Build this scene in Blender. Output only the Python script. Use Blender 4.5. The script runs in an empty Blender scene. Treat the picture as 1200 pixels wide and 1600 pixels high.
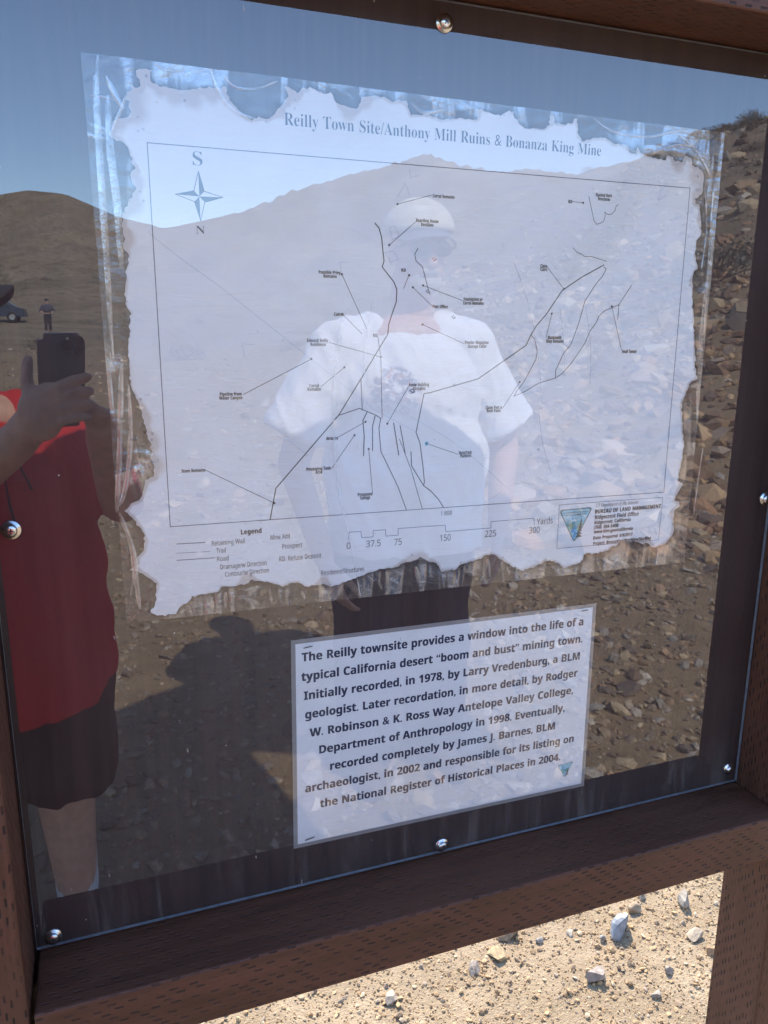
import bpy, bmesh, math, random
import numpy as np
from mathutils import Vector, Matrix
from mathutils.geometry import delaunay_2d_cdt

random.seed(7)
rng = np.random.default_rng(11)
S = bpy.context.scene
C = S.collection
R = math.radians
CAM_H = 1.45

# ------------------------------------------------------------------ camera
cam_data = bpy.data.cameras.new('camera')
cam = bpy.data.objects.new('camera', cam_data)
C.objects.link(cam)
cam_data.sensor_fit = 'HORIZONTAL'
cam_data.sensor_width = 36.0
cam_data.lens = 36.42
cam_data.clip_start = 0.02
cam_data.clip_end = 3000
rx, up, bk = (0.937879, -0.346903, 0.006383), (0.072660, 0.214364, 0.974047), (-0.339269, -0.913075, 0.226254)
cam.matrix_world = Matrix(((rx[0], up[0], bk[0], 0.0), (rx[1], up[1], bk[1], -0.6815),
                           (rx[2], up[2], bk[2], CAM_H), (0, 0, 0, 1)))
S.camera = cam

# ------------------------------------------------------------------ sky, sun, exposure
SUN_TO = Vector((0.21, 0.87, 1.0)).normalized()          # direction towards the sun
SUN_EL = math.asin(SUN_TO.z)
SUN_AZ = math.atan2(SUN_TO.x, SUN_TO.y)                  # from +Y towards +X
W = bpy.data.worlds.new('World'); S.world = W; W.use_nodes = True
wn = W.node_tree.nodes; wl = W.node_tree.links
wn.clear()
sky = wn.new('ShaderNodeTexSky'); sky.sky_type = 'NISHITA'; sky.sun_disc = False
sky.sun_elevation = SUN_EL; sky.sun_rotation = SUN_AZ
sky.altitude = 900; sky.air_density = 1.0; sky.dust_density = 0.5; sky.ozone_density = 3.2
bg = wn.new('ShaderNodeBackground'); bg.inputs['Strength'].default_value = 0.15
wo = wn.new('ShaderNodeOutputWorld')
wl.new(sky.outputs[0], bg.inputs[0]); wl.new(bg.outputs[0], wo.inputs[0])
sd = bpy.data.lights.new('sun', 'SUN'); sd.energy = 2.25; sd.angle = R(0.53); sd.color = (1.0, 0.91, 0.78)
sun = bpy.data.objects.new('sun', sd); C.objects.link(sun)
sun.rotation_euler = SUN_TO.to_track_quat('Z', 'Y').to_euler()
sun.location = (2, 6, 9)
S.view_settings.view_transform = 'Standard'; S.view_settings.look = 'None'
S.view_settings.gamma = 1.0; S.view_settings.use_curve_mapping = False
S.view_settings.exposure = 2.25
S.cycles.max_bounces = 8; S.cycles.transparent_max_bounces = 12; S.cycles.glossy_bounces = 5
S.cycles.caustics_reflective = False; S.cycles.caustics_refractive = False

DATA = {'paths': [([(0.24539, 1.54357),(0.24904, 1.53998),(0.25151, 1.53251),(0.2528, 1.52167),(0.25409, 1.51183),(0.25228, 1.5068),(0.25663, 1.50196),(0.26354, 1.49435),(0.26673, 1.48769),(0.26623, 1.47638),(0.26194, 1.46494),(0.25887, 1.45577),(0.25831, 1.44773),(0.25145, 1.43734),(0.23214, 1.40732),(0.21033, 1.3744),(0.14995, 1.30962),(0.14382, 1.28058)], 0.00102),([(0.21033, 1.3744),(0.23088, 1.38031),(0.23749, 1.37739),(0.24735, 1.37328),(0.25184, 1.37013),(0.24997, 1.36114),(0.25202, 1.33913),(0.27007, 1.30326),(0.27908, 1.27968)], 0.00078),([(0.23214, 1.40732),(0.23339, 1.37846)], 0.00072),([(0.24828, 1.44596),(0.25151, 1.4275),(0.25313, 1.37069)], 0.0006),([(0.23844, 1.37713),(0.23402, 1.36891),(0.2353, 1.35385),(0.23467, 1.33567)], 0.00096),([(0.24607, 1.37272),(0.24356, 1.36318),(0.24363, 1.34013)], 0.0009),([(0.2648, 1.36547),(0.27037, 1.33455)], 0.00096),([(0.27136, 1.36281),(0.27697, 1.3361)], 0.0009),([(0.27085, 1.34997),(0.2832, 1.32015),(0.29612, 1.27907)], 0.0006),([(0.28294, 1.33707),(0.28383, 1.32326),(0.29703, 1.30284),(0.30468, 1.29722),(0.31318, 1.28825),(0.31899, 1.27936)], 0.0009),([(0.4044, 1.43765),(0.35268, 1.40559),(0.30192, 1.39331),(0.29561, 1.39253),(0.28797, 1.35577),(0.29217, 1.34537),(0.29599, 1.32135),(0.29764, 1.30664),(0.29702, 1.30348)], 0.00096),([(0.4044, 1.43765),(0.40893, 1.44723),(0.41492, 1.45651),(0.42451, 1.46644),(0.42924, 1.47264),(0.43698, 1.48343),(0.44201, 1.49062),(0.46443, 1.50421),(0.48914, 1.51643)], 0.00102),([(0.48892, 1.51458),(0.49214, 1.51254),(0.48816, 1.50532),(0.48156, 1.49835),(0.46955, 1.48135),(0.46366, 1.45899),(0.45606, 1.43861),(0.44768, 1.42912),(0.43976, 1.41265),(0.44022, 1.40561)], 0.00072),([(0.52452, 1.49821),(0.51061, 1.47833),(0.49327, 1.47174),(0.48679, 1.46597),(0.48492, 1.46058),(0.47756, 1.45159),(0.47271, 1.43989),(0.45814, 1.42015),(0.44751, 1.40936),(0.44025, 1.40523),(0.42042, 1.40016),(0.40433, 1.39186),(0.39324, 1.38797),(0.39659, 1.3936),(0.40379, 1.40189),(0.4161, 1.4236),(0.41746, 1.43173),(0.41347, 1.44385),(0.40967, 1.44693)], 0.00066),([(0.51061, 1.47833),(0.51034, 1.46371)], 0.00066),([(0.45168, 1.5314),(0.45717, 1.52682),(0.46091, 1.52636),(0.46556, 1.52376),(0.47454, 1.52385),(0.49229, 1.51985)], 0.00054),([(0.46648, 1.57919),(0.47411, 1.55749),(0.47772, 1.55439),(0.48137, 1.55547),(0.48533, 1.55747),(0.48681, 1.56232),(0.48608, 1.56645),(0.48928, 1.56424),(0.49379, 1.56449),(0.498, 1.56831),(0.49875, 1.57271),(0.5013, 1.57387)], 0.00054),([(0.28701, 1.52414),(0.28394, 1.51902),(0.2853, 1.51321),(0.29175, 1.5081),(0.29793, 1.48843),(0.29997, 1.4839)], 0.00066)], 'leaders': [[(0.26655, 1.56083),(0.29936, 1.57036)], [(0.25891, 1.52575),(0.2841, 1.54661)], [(0.27854, 1.50038),(0.27334, 1.48841)], [(0.28251, 1.48977),(0.30214, 1.47357)], [(0.29271, 1.49172),(0.33338, 1.47907)], [(0.29273, 1.45664),(0.33636, 1.43914)], [(0.21419, 1.4993),(0.23832, 1.45105)], [(0.21458, 1.46488),(0.23339, 1.44761)], [(0.25152, 1.42692),(0.20179, 1.44016)], [(0.21613, 1.41792),(0.19391, 1.40098)], [(0.18523, 1.42555),(0.12303, 1.39528)], [(0.23655, 1.36763),(0.20938, 1.35398)], [(0.22569, 1.35543),(0.20287, 1.32484)], [(0.23978, 1.34183),(0.24376, 1.29929)], [(0.14811, 1.29596),(0.08691, 1.33031)], [(0.25832, 1.36509),(0.27912, 1.39888)], [(0.29925, 1.34444),(0.33322, 1.33235)], [(0.44412, 1.4922),(0.42462, 1.51151)], [(0.43171, 1.46838),(0.42658, 1.44482)], [(0.50194, 1.47654),(0.51787, 1.43278)], [(0.39907, 1.40177),(0.38081, 1.37622)], [(0.46033, 1.57326),(0.44828, 1.57372)]], 'faint': [[(0.05476, 1.52365),(0.07269, 1.50946),(0.108, 1.48498),(0.18494, 1.42556),(0.24541, 1.37872),(0.28797, 1.35607)], [(0.25527, 1.51902),(0.26266, 1.52096),(0.26832, 1.51399),(0.26027, 1.51094),(0.25527, 1.51902)], [(0.25939, 1.54102),(0.26429, 1.54235),(0.26872, 1.53329),(0.26194, 1.5308),(0.25939, 1.54102)], [(0.12338, 1.43734),(0.12578, 1.42644)], [(0.12399, 1.43897),(0.13511, 1.43789)], [(0.26589, 1.56562),(0.27369, 1.57893),(0.27815, 1.56905)], [(0.2778, 1.59196),(0.27855, 1.58352),(0.28715, 1.58625)], [(0.54858, 1.58146),(0.55299, 1.59203)], [(0.54858, 1.58146),(0.55916, 1.58636)], [(0.21189, 1.50926),(0.22079, 1.51011)], [(0.21248, 1.50874),(0.2142, 1.49957)], [(0.34902, 1.27253),(0.36675, 1.28257),(0.38256, 1.29018)], [(0.05476, 1.52365),(0.05099, 1.5274)]], 'frame': [(0.05401, 1.59414),(0.58717, 1.59484),(0.58844, 1.2774),(0.05471, 1.28116)], 'box': [(0.45363, 1.27238),(0.58784, 1.2716),(0.58699, 1.22252),(0.45363, 1.22456)], 'legend': [([(0.05962, 1.26493),(0.08421, 1.26421)], 0.00078),([(0.0589, 1.25642),(0.08838, 1.25545)], 0.00042),([(0.05883, 1.2499),(0.09239, 1.24904)], 0.00066)], 'scale': [(0.21944, 1.25567),(0.22018, 1.26228),(0.23209, 1.26198),(0.23261, 1.2558),(0.24456, 1.25554),(0.24454, 1.2619),(0.2574, 1.2616),(0.25771, 1.25512),(0.27061, 1.25511),(0.27053, 1.26175),(0.32122, 1.26115),(0.32197, 1.25445),(0.37308, 1.25384),(0.37279, 1.26064),(0.42326, 1.26031),(0.42445, 1.25309)], 'compass': [(0.09286, 1.57593),(0.11197, 1.55708),(0.09289, 1.53787),(0.07368, 1.55719),(0.09273, 1.55665)], 'texts': [('title', 'Reilly Town Site/Anthony Mill Ruins & Bonanza King Mine', 0.1649, 0.47697, 1.6217, 0.00931),('title', 'S', 0.08873, 0.09637, 1.58544, 0.01012),('title', 'N', 0.08868, 0.09595, 1.53072, 0.00601),('bold', 'Corral Remains', 0.30065, 0.32232, 1.57001, 0.00283),('bold', 'Boarding House', 0.28471, 0.30685, 1.5483, 0.00285),('bold', 'Remains', 0.28979, 0.30182, 1.54501, 0.00286),('bold', 'Possible Privy', 0.19304, 0.21302, 1.50059, 0.00282),('bold', 'Remains', 0.19738, 0.20944, 1.49735, 0.00282),('bold', 'Cairn', 0.2068, 0.21398, 1.46483, 0.00289),('bold', 'RD', 0.24391, 0.24796, 1.44652, 0.00297),('bold', 'Edward Reilly', 0.18166, 0.20091, 1.44182, 0.00291),('bold', 'Residence', 0.18455, 0.19878, 1.43846, 0.00292),('bold', 'Corral', 0.18279, 0.19175, 1.40196, 0.00298),('bold', 'Remains', 0.18125, 0.19352, 1.39881, 0.00299),('bold', 'Pipeline from', 0.10275, 0.12165, 1.39607, 0.00288),('bold', 'Water Canyon', 0.10206, 0.12209, 1.39274, 0.00289),('bold', 'Arrastra', 0.19816, 0.20938, 1.35362, 0.00309),('bold', 'Processing Tank', 0.17897, 0.20231, 1.32581, 0.00313),('bold', 'Area', 0.18765, 0.1938, 1.32261, 0.00314),('bold', 'Processed', 0.22889, 0.2435, 1.29853, 0.00325),('bold', 'Tailings', 0.23082, 0.24117, 1.29511, 0.00325),('bold', 'Store Remains', 0.06688, 0.08716, 1.33028, 0.00295),('bold', 'Assay Building', 0.27961, 0.30043, 1.40109, 0.00313),('bold', 'Remains', 0.28444, 0.29684, 1.39765, 0.00313),('bold', 'WaterTank', 0.33393, 0.3483, 1.33371, 0.00333),('bold', 'Platform', 0.33572, 0.34771, 1.33047, 0.00334),('bold', 'Powder Magazine/', 0.33734, 0.36279, 1.44036, 0.00313),('bold', 'Storage Cellar', 0.34053, 0.3605, 1.43674, 0.00315),('bold', 'Foundation or', 0.33468, 0.35462, 1.48046, 0.00305),('bold', 'Corral Remains', 0.33412, 0.35578, 1.47694, 0.00306),('bold', 'Post Office', 0.30281, 0.31824, 1.47313, 0.00302),('bold', 'RD', 0.27093, 0.27532, 1.5047, 0.00291),('bold', 'Claim', 0.41592, 0.4238, 1.51309, 0.00309),('bold', 'Cairn', 0.4161, 0.42378, 1.50993, 0.0031),('bold', 'Blacksmith', 0.42876, 0.44433, 1.44529, 0.00325),('bold', 'Shop Remains', 0.42677, 0.44682, 1.44173, 0.00326),('bold', 'Small Tunnel', 0.51839, 0.53649, 1.43146, 0.00341),('bold', 'Claim Post &', 0.36184, 0.38004, 1.37744, 0.00329),('bold', 'Rock Paint', 0.36338, 0.37875, 1.37427, 0.0033),('bold', 'Stacked Rock', 0.47422, 0.493, 1.5817, 0.00304),('bold', 'Structures', 0.47694, 0.49106, 1.57819, 0.00305),('bold', 'RD', 0.4436, 0.44792, 1.57357, 0.00301),('plain', 'Retaining Wall', 0.08989, 0.11986, 1.26268, 0.0045),('plain', 'Trail', 0.09383, 0.10215, 1.25546, 0.00451),('plain', 'Road', 0.09408, 0.10445, 1.24777, 0.00454),('plain', 'Drainage/w Direction', 0.09671, 0.13934, 1.23984, 0.0046),('plain', 'Contour/w Direction', 0.10075, 0.14125, 1.23244, 0.00462),('plain', 'Mine Adit', 0.14369, 0.16241, 1.26363, 0.0046),('plain', 'Prospect', 0.15461, 0.1739, 1.25398, 0.00466),('plain', 'RD: Refuse Deposit', 0.15131, 0.19217, 1.24204, 0.00471),('plain', 'Residence/Structures', 0.19168, 0.23538, 1.22417, 0.00485),('plain', '0', 0.21747, 0.22135, 1.24892, 0.00639),('plain', '37.5', 0.23733, 0.25235, 1.24894, 0.00646),('plain', '75', 0.26663, 0.27442, 1.24828, 0.00654),('plain', '150', 0.31591, 0.32762, 1.24807, 0.00669),('plain', '225', 0.36636, 0.37928, 1.24808, 0.00683),('plain', '300', 0.41827, 0.431, 1.24752, 0.00664),('plain', 'Yards', 0.42692, 0.44648, 1.25628, 0.00629),('plain', '1:800', 0.31605, 0.32831, 1.27348, 0.00462),('bold', 'Legend', 0.11671, 0.1355, 1.27111, 0.00452),('ital', 'US Department of the Interior', 0.49945, 0.55495, 1.26859, 0.00395),('bold', 'BUREAU OF LAND MANAGEMENT', 0.49909, 0.58608, 1.26176, 0.00436),('bold', 'Ridgecrest Field Office', 0.49943, 0.55668, 1.25538, 0.00435),('plainb', 'Ridgecrest, California', 0.49935, 0.54652, 1.2495, 0.00385),('plainb', '(760) 384-5400', 0.49884, 0.53068, 1.24415, 0.00399),('plainb', 'www.blm.gov/california', 0.49935, 0.55009, 1.23908, 0.00366),('plainb', 'Date Prepared: 5/9/2017', 0.49905, 0.55057, 1.23231, 0.00367),('plainb', 'Project: BnnzaKingQrtzMineSiteMap', 0.49947, 0.5765, 1.22592, 0.0037)], 'notice_lines': [['The Reilly townsite provides a window into the life of a', 0.17131, 0.49359, 1.13865], ['typical California desert \u201cboom and bust\u201d mining town.', 0.17061, 0.49383, 1.11803], ['Initially recorded, in 1978, by Larry Vredenburg, a BLM', 0.17283, 0.49198, 1.09771], ['geologist. Later recordation, in more detail, by Rodger', 0.17376, 0.49049, 1.07695], ['W. Robinson & K. Ross Way Antelope Valley College,', 0.17804, 0.48598, 1.05729], ['Department of Anthropology in 1998. Eventually,', 0.18771, 0.47627, 1.0377], ['recorded completely by James J. Barnes, BLM', 0.19893, 0.46489, 1.01748], ['archaeologist, in 2002 and responsible for its listing on', 0.17239, 0.49128, 0.99582], ['the National Register of Historical Places in 2004.', 0.1876, 0.47443, 0.97675]], 'paper': [(0.02779, 1.60369),(0.0294, 1.60772),(0.03626, 1.61028),(0.04175, 1.61208),(0.04332, 1.61547),(0.04154, 1.61918),(0.04247, 1.62314),(0.03958, 1.62415),(0.04082, 1.62876),(0.04432, 1.63104),(0.0446, 1.63554),(0.04714, 1.63325),(0.05129, 1.63496),(0.05089, 1.6394),(0.04898, 1.64111),(0.04859, 1.64553),(0.05135, 1.64672),(0.06151, 1.64719),(0.05921, 1.64285),(0.05939, 1.63901),(0.06367, 1.63753),(0.06908, 1.63615),(0.08008, 1.63467),(0.0914, 1.63674),(0.09997, 1.63828),(0.10431, 1.63978),(0.10857, 1.63889),(0.11732, 1.64138),(0.11783, 1.63585),(0.12057, 1.63144),(0.12551, 1.62654),(0.13124, 1.62166),(0.13414, 1.61989),(0.13781, 1.61818),(0.14235, 1.61955),(0.14315, 1.6214),(0.14613, 1.6203),(0.15216, 1.62016),(0.15682, 1.62403),(0.15921, 1.62838),(0.16232, 1.63073),(0.16548, 1.63515),(0.16793, 1.64224),(0.16543, 1.64635),(0.16879, 1.64642),(0.17675, 1.64201),(0.18065, 1.64628),(0.19164, 1.64691),(0.19881, 1.64422),(0.20553, 1.64588),(0.20829, 1.64074),(0.21278, 1.63722),(0.21959, 1.63588),(0.22819, 1.6352),(0.23222, 1.64059),(0.2328, 1.64514),(0.24439, 1.6473),(0.25317, 1.64717),(0.25909, 1.64472),(0.27399, 1.64618),(0.2765, 1.63875),(0.27837, 1.63481),(0.29235, 1.63714),(0.3079, 1.63388),(0.32353, 1.63635),(0.34267, 1.63704),(0.34168, 1.64648),(0.34683, 1.64644),(0.35209, 1.64428),(0.36656, 1.64242),(0.37298, 1.64624),(0.37959, 1.64685),(0.38538, 1.6382),(0.39231, 1.63445),(0.41276, 1.63514),(0.4187, 1.63952),(0.41826, 1.64663),(0.42235, 1.64756),(0.42343, 1.6416),(0.43322, 1.64137),(0.44364, 1.64341),(0.44477, 1.6474),(0.44833, 1.64717),(0.45073, 1.63396),(0.45475, 1.62809),(0.466, 1.63186),(0.48044, 1.63363),(0.49192, 1.62886),(0.50687, 1.62892),(0.51046, 1.62282),(0.5181, 1.62225),(0.51899, 1.62873),(0.52253, 1.62376),(0.53437, 1.62057),(0.55401, 1.6191),(0.55512, 1.62334),(0.56308, 1.62276),(0.5659, 1.61879),(0.5754, 1.6195),(0.57723, 1.62444),(0.58534, 1.62386),(0.587, 1.61674),(0.59527, 1.61553),(0.60147, 1.61171),(0.60368, 1.60451),(0.60358, 1.59466),(0.60255, 1.58965),(0.59483, 1.58547),(0.59543, 1.58055),(0.60041, 1.58022),(0.60304, 1.57227),(0.60544, 1.56362),(0.60686, 1.55486),(0.60597, 1.54849),(0.60145, 1.54448),(0.60163, 1.5292),(0.60645, 1.51716),(0.60258, 1.51445),(0.60076, 1.50858),(0.60284, 1.49825),(0.60241, 1.4878),(0.60779, 1.46413),(0.61106, 1.44408),(0.61521, 1.41693),(0.62053, 1.40174),(0.60986, 1.39638),(0.60674, 1.38607),(0.60187, 1.37576),(0.60558, 1.35113),(0.6107, 1.32962),(0.60924, 1.31172),(0.60641, 1.29012),(0.61415, 1.28454),(0.6059, 1.27111),(0.60461, 1.26678),(0.61071, 1.26562),(0.61156, 1.25815),(0.60586, 1.2556),(0.60585, 1.24369),(0.60741, 1.23383),(0.60562, 1.22571),(0.59885, 1.21801),(0.59014, 1.21533),(0.58201, 1.21351),(0.57722, 1.21545),(0.57443, 1.2187),(0.56942, 1.22064),(0.56649, 1.21941),(0.55805, 1.22313),(0.54356, 1.22442),(0.53589, 1.22436),(0.53008, 1.22011),(0.52362, 1.2196),(0.51969, 1.21629),(0.512, 1.21503),(0.49821, 1.21392),(0.4923, 1.21557),(0.48836, 1.2134),(0.48792, 1.20835),(0.47923, 1.20412),(0.46314, 1.2021),(0.45056, 1.21056),(0.44014, 1.2123),(0.43485, 1.20854),(0.41173, 1.20377),(0.39988, 1.20992),(0.3881, 1.21809),(0.37651, 1.22545),(0.36907, 1.22546),(0.35816, 1.22101),(0.34, 1.218),(0.33436, 1.21309),(0.31858, 1.21266),(0.31267, 1.22207),(0.30415, 1.22493),(0.29496, 1.23051),(0.29015, 1.22764),(0.2764, 1.22566),(0.26961, 1.22236),(0.25607, 1.22175),(0.23936, 1.21952),(0.21959, 1.21376),(0.20334, 1.20966),(0.19375, 1.21331),(0.17788, 1.21183),(0.16858, 1.21733),(0.1605, 1.21693),(0.15427, 1.21444),(0.14399, 1.21936),(0.12604, 1.22444),(0.11998, 1.22135),(0.11106, 1.22046),(0.09642, 1.22084),(0.09333, 1.21625),(0.08464, 1.216),(0.07029, 1.21519),(0.06719, 1.21004),(0.05845, 1.20496),(0.05536, 1.19982),(0.0414, 1.20033),(0.0333, 1.20377),(0.03755, 1.21052),(0.03934, 1.22236),(0.04033, 1.23004),(0.03514, 1.23477),(0.02483, 1.24354),(0.01794, 1.24484),(0.02359, 1.24954),(0.02563, 1.25635),(0.03133, 1.26165),(0.03293, 1.27023),(0.03079, 1.27908),(0.02507, 1.28987),(0.01768, 1.29781),(0.02335, 1.30418),(0.02983, 1.30655),(0.03463, 1.31583),(0.03619, 1.32416),(0.04323, 1.32655),(0.04425, 1.33489),(0.04174, 1.34614),(0.04328, 1.35435),(0.04046, 1.35997),(0.03903, 1.37094),(0.03709, 1.38183),(0.03415, 1.39264),(0.03056, 1.4007),(0.02937, 1.40601),(0.02954, 1.43217),(0.03021, 1.4425),(0.03215, 1.44919),(0.03087, 1.45276),(0.03353, 1.46299),(0.02953, 1.47052),(0.02904, 1.47806),(0.03118, 1.48811),(0.03118, 1.49557),(0.0348, 1.50805),(0.03094, 1.51428),(0.03108, 1.52598),(0.03204, 1.54051),(0.03658, 1.54844),(0.04028, 1.55535),(0.0436, 1.55938),(0.04077, 1.563),(0.0394, 1.56954),(0.04393, 1.57458),(0.04031, 1.5837),(0.03926, 1.58968),(0.03611, 1.59267),(0.03334, 1.59383),(0.02684, 1.5956)], 'film': [(0.0094, 1.65335),(0.62377, 1.64989),(0.62571, 1.1926),(0.01266, 1.19669)], 'notice': [(0.16083, 1.15932),(0.50952, 1.156),(0.51049, 0.92761),(0.15901, 0.93062)], 'emblem': [(0.45321, 1.26685),(0.49604, 1.26723),(0.47476, 1.22872)], 'emblem2': [(0.47172, 0.96244),(0.49326, 0.96385),(0.48243, 0.9445)], 'ref_emblem': 0, 'creases': [([(0.0211, 1.65208),(0.01849, 1.62878),(0.01765, 1.57872),(0.01734, 1.5074),(0.01666, 1.42704)], 0.00522),([(0.02655, 1.62512),(0.02588, 1.58861),(0.0284, 1.54175),(0.02838, 1.49796)], 0.00638),([(0.02657, 1.63854),(0.03219, 1.62568),(0.03815, 1.61628)], 0.00464),([(0.03976, 1.62643),(0.03426, 1.61455),(0.02653, 1.59787)], 0.00348),([(0.01353, 1.62382),(0.02275, 1.62384),(0.03289, 1.62214)], 0.0029),([(0.02366, 1.427),(0.01985, 1.385),(0.01594, 1.3419),(0.01089, 1.29775)], 0.00522),([(0.02734, 1.40604),(0.02662, 1.36325),(0.01964, 1.31958),(0.01334, 1.3032)], 0.00406),([(0.01296, 1.2976),(0.02105, 1.26839),(0.02293, 1.23903),(0.02431, 1.20909)], 0.00464),([(0.01699, 1.22192),(0.02367, 1.2507),(0.02089, 1.27417)], 0.00348),([(0.10635, 1.65029),(0.11326, 1.63375),(0.12467, 1.62301),(0.13919, 1.61907)], 0.00464),([(0.11639, 1.64811),(0.12432, 1.64145),(0.13936, 1.6411),(0.15913, 1.64886)], 0.00348),([(0.06222, 1.65138),(0.07259, 1.64709),(0.0864, 1.6495)], 0.00232),([(0.27701, 1.64494),(0.28928, 1.63789),(0.3077, 1.64169)], 0.00406),([(0.22993, 1.64536),(0.23338, 1.65068),(0.2473, 1.64909)], 0.0029),([(0.46463, 1.64921),(0.48726, 1.63992),(0.52873, 1.63827),(0.5628, 1.64643),(0.58265, 1.64637)], 0.00348),([(0.5034, 1.62574),(0.53025, 1.62319),(0.5681, 1.63447),(0.59666, 1.63077)], 0.00348),([(0.56717, 1.64268),(0.59293, 1.62806),(0.61424, 1.60214)], 0.00348),([(0.60553, 1.59231),(0.61185, 1.5551),(0.60989, 1.51662)], 0.0029),([(0.61542, 1.59293),(0.61833, 1.51689),(0.62144, 1.45086)], 0.00232),([(0.63528, 1.32493),(0.63156, 1.25145)], 0.0029),([(0.06704, 1.20699),(0.06937, 1.19623)], 0.00232),([(0.08737, 1.21261),(0.08857, 1.20007)], 0.0029),([(0.10032, 1.21608),(0.09973, 1.20121)], 0.00348),([(0.14084, 1.2153),(0.14289, 1.20111)], 0.0029),([(0.17155, 1.20932),(0.17517, 1.20054)], 0.0029),([(0.2494, 1.21188),(0.2535, 1.20146)], 0.0029),([(0.28886, 1.22176),(0.29411, 1.20033)], 0.00522),([(0.36921, 1.222),(0.373, 1.20216)], 0.00406),([(0.39223, 1.21069),(0.3965, 1.2011)], 0.0029),([(0.44679, 1.20735),(0.45373, 1.19873)], 0.00348),([(0.50345, 1.2105),(0.50958, 1.19666)], 0.0029)], 'crinkle_glints': [([(0.21943, 1.47108),(0.21147, 1.44862),(0.20637, 1.41458),(0.20526, 1.35623),(0.20923, 1.3077),(0.21977, 1.25692),(0.23074, 1.19739)], 0.00144),([(0.24258, 1.47594),(0.23709, 1.44876),(0.23526, 1.41426),(0.23654, 1.37897)], 0.0012),([(0.38622, 1.51414),(0.39876, 1.48902),(0.41241, 1.44972),(0.42045, 1.41222),(0.42497, 1.37372)], 0.00096),([(0.4394, 1.47464),(0.44733, 1.43418),(0.45005, 1.40548)], 0.00078),([(0.46804, 1.48132),(0.47829, 1.43734),(0.48054, 1.39853)], 0.00072),([(0.14944, 1.35842),(0.16521, 1.35196),(0.17996, 1.33832)], 0.00096),([(0.18956, 1.32827),(0.19359, 1.30563),(0.19964, 1.28863)], 0.0012),([(0.42122, 1.37382),(0.42769, 1.3409),(0.44048, 1.30681)], 0.00054),([(0.28109, 1.37164),(0.33617, 1.3384),(0.39595, 1.2893)], 0.00042)], 'screws': [(0.3054, 1.7084),(0.7303, 1.2618),(0.7234, 0.9104),(0.3235, 0.8992),(-0.0721, 0.9005),(-0.0715, 1.2903)], 'skyline': [(-6.81, 7.48),(-4.62, 8.08),(-3.13, 8.41),(-1.62, 8.47),(-0.86, 8.45),(0.27, 8.1),(1.03, 7.83),(1.99, 7.45),(2.98, 7.18),(5.0, 6.71),(7.11, 7.11),(8.4, 7.44),(10.56, 7.91),(13.64, 9.21),(15.83, 9.85),(18.47, 10.49),(20.23, 11.06),(21.97, 11.61),(23.06, 11.77),(24.16, 11.61),(25.47, 11.2),(28.95, 10.76),(32.35, 10.59),(35.25, 10.56),(37.25, 10.84),(39.56, 11.46),(42.16, 12.15),(44.31, 12.54),(46.04, 12.79)]}


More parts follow.
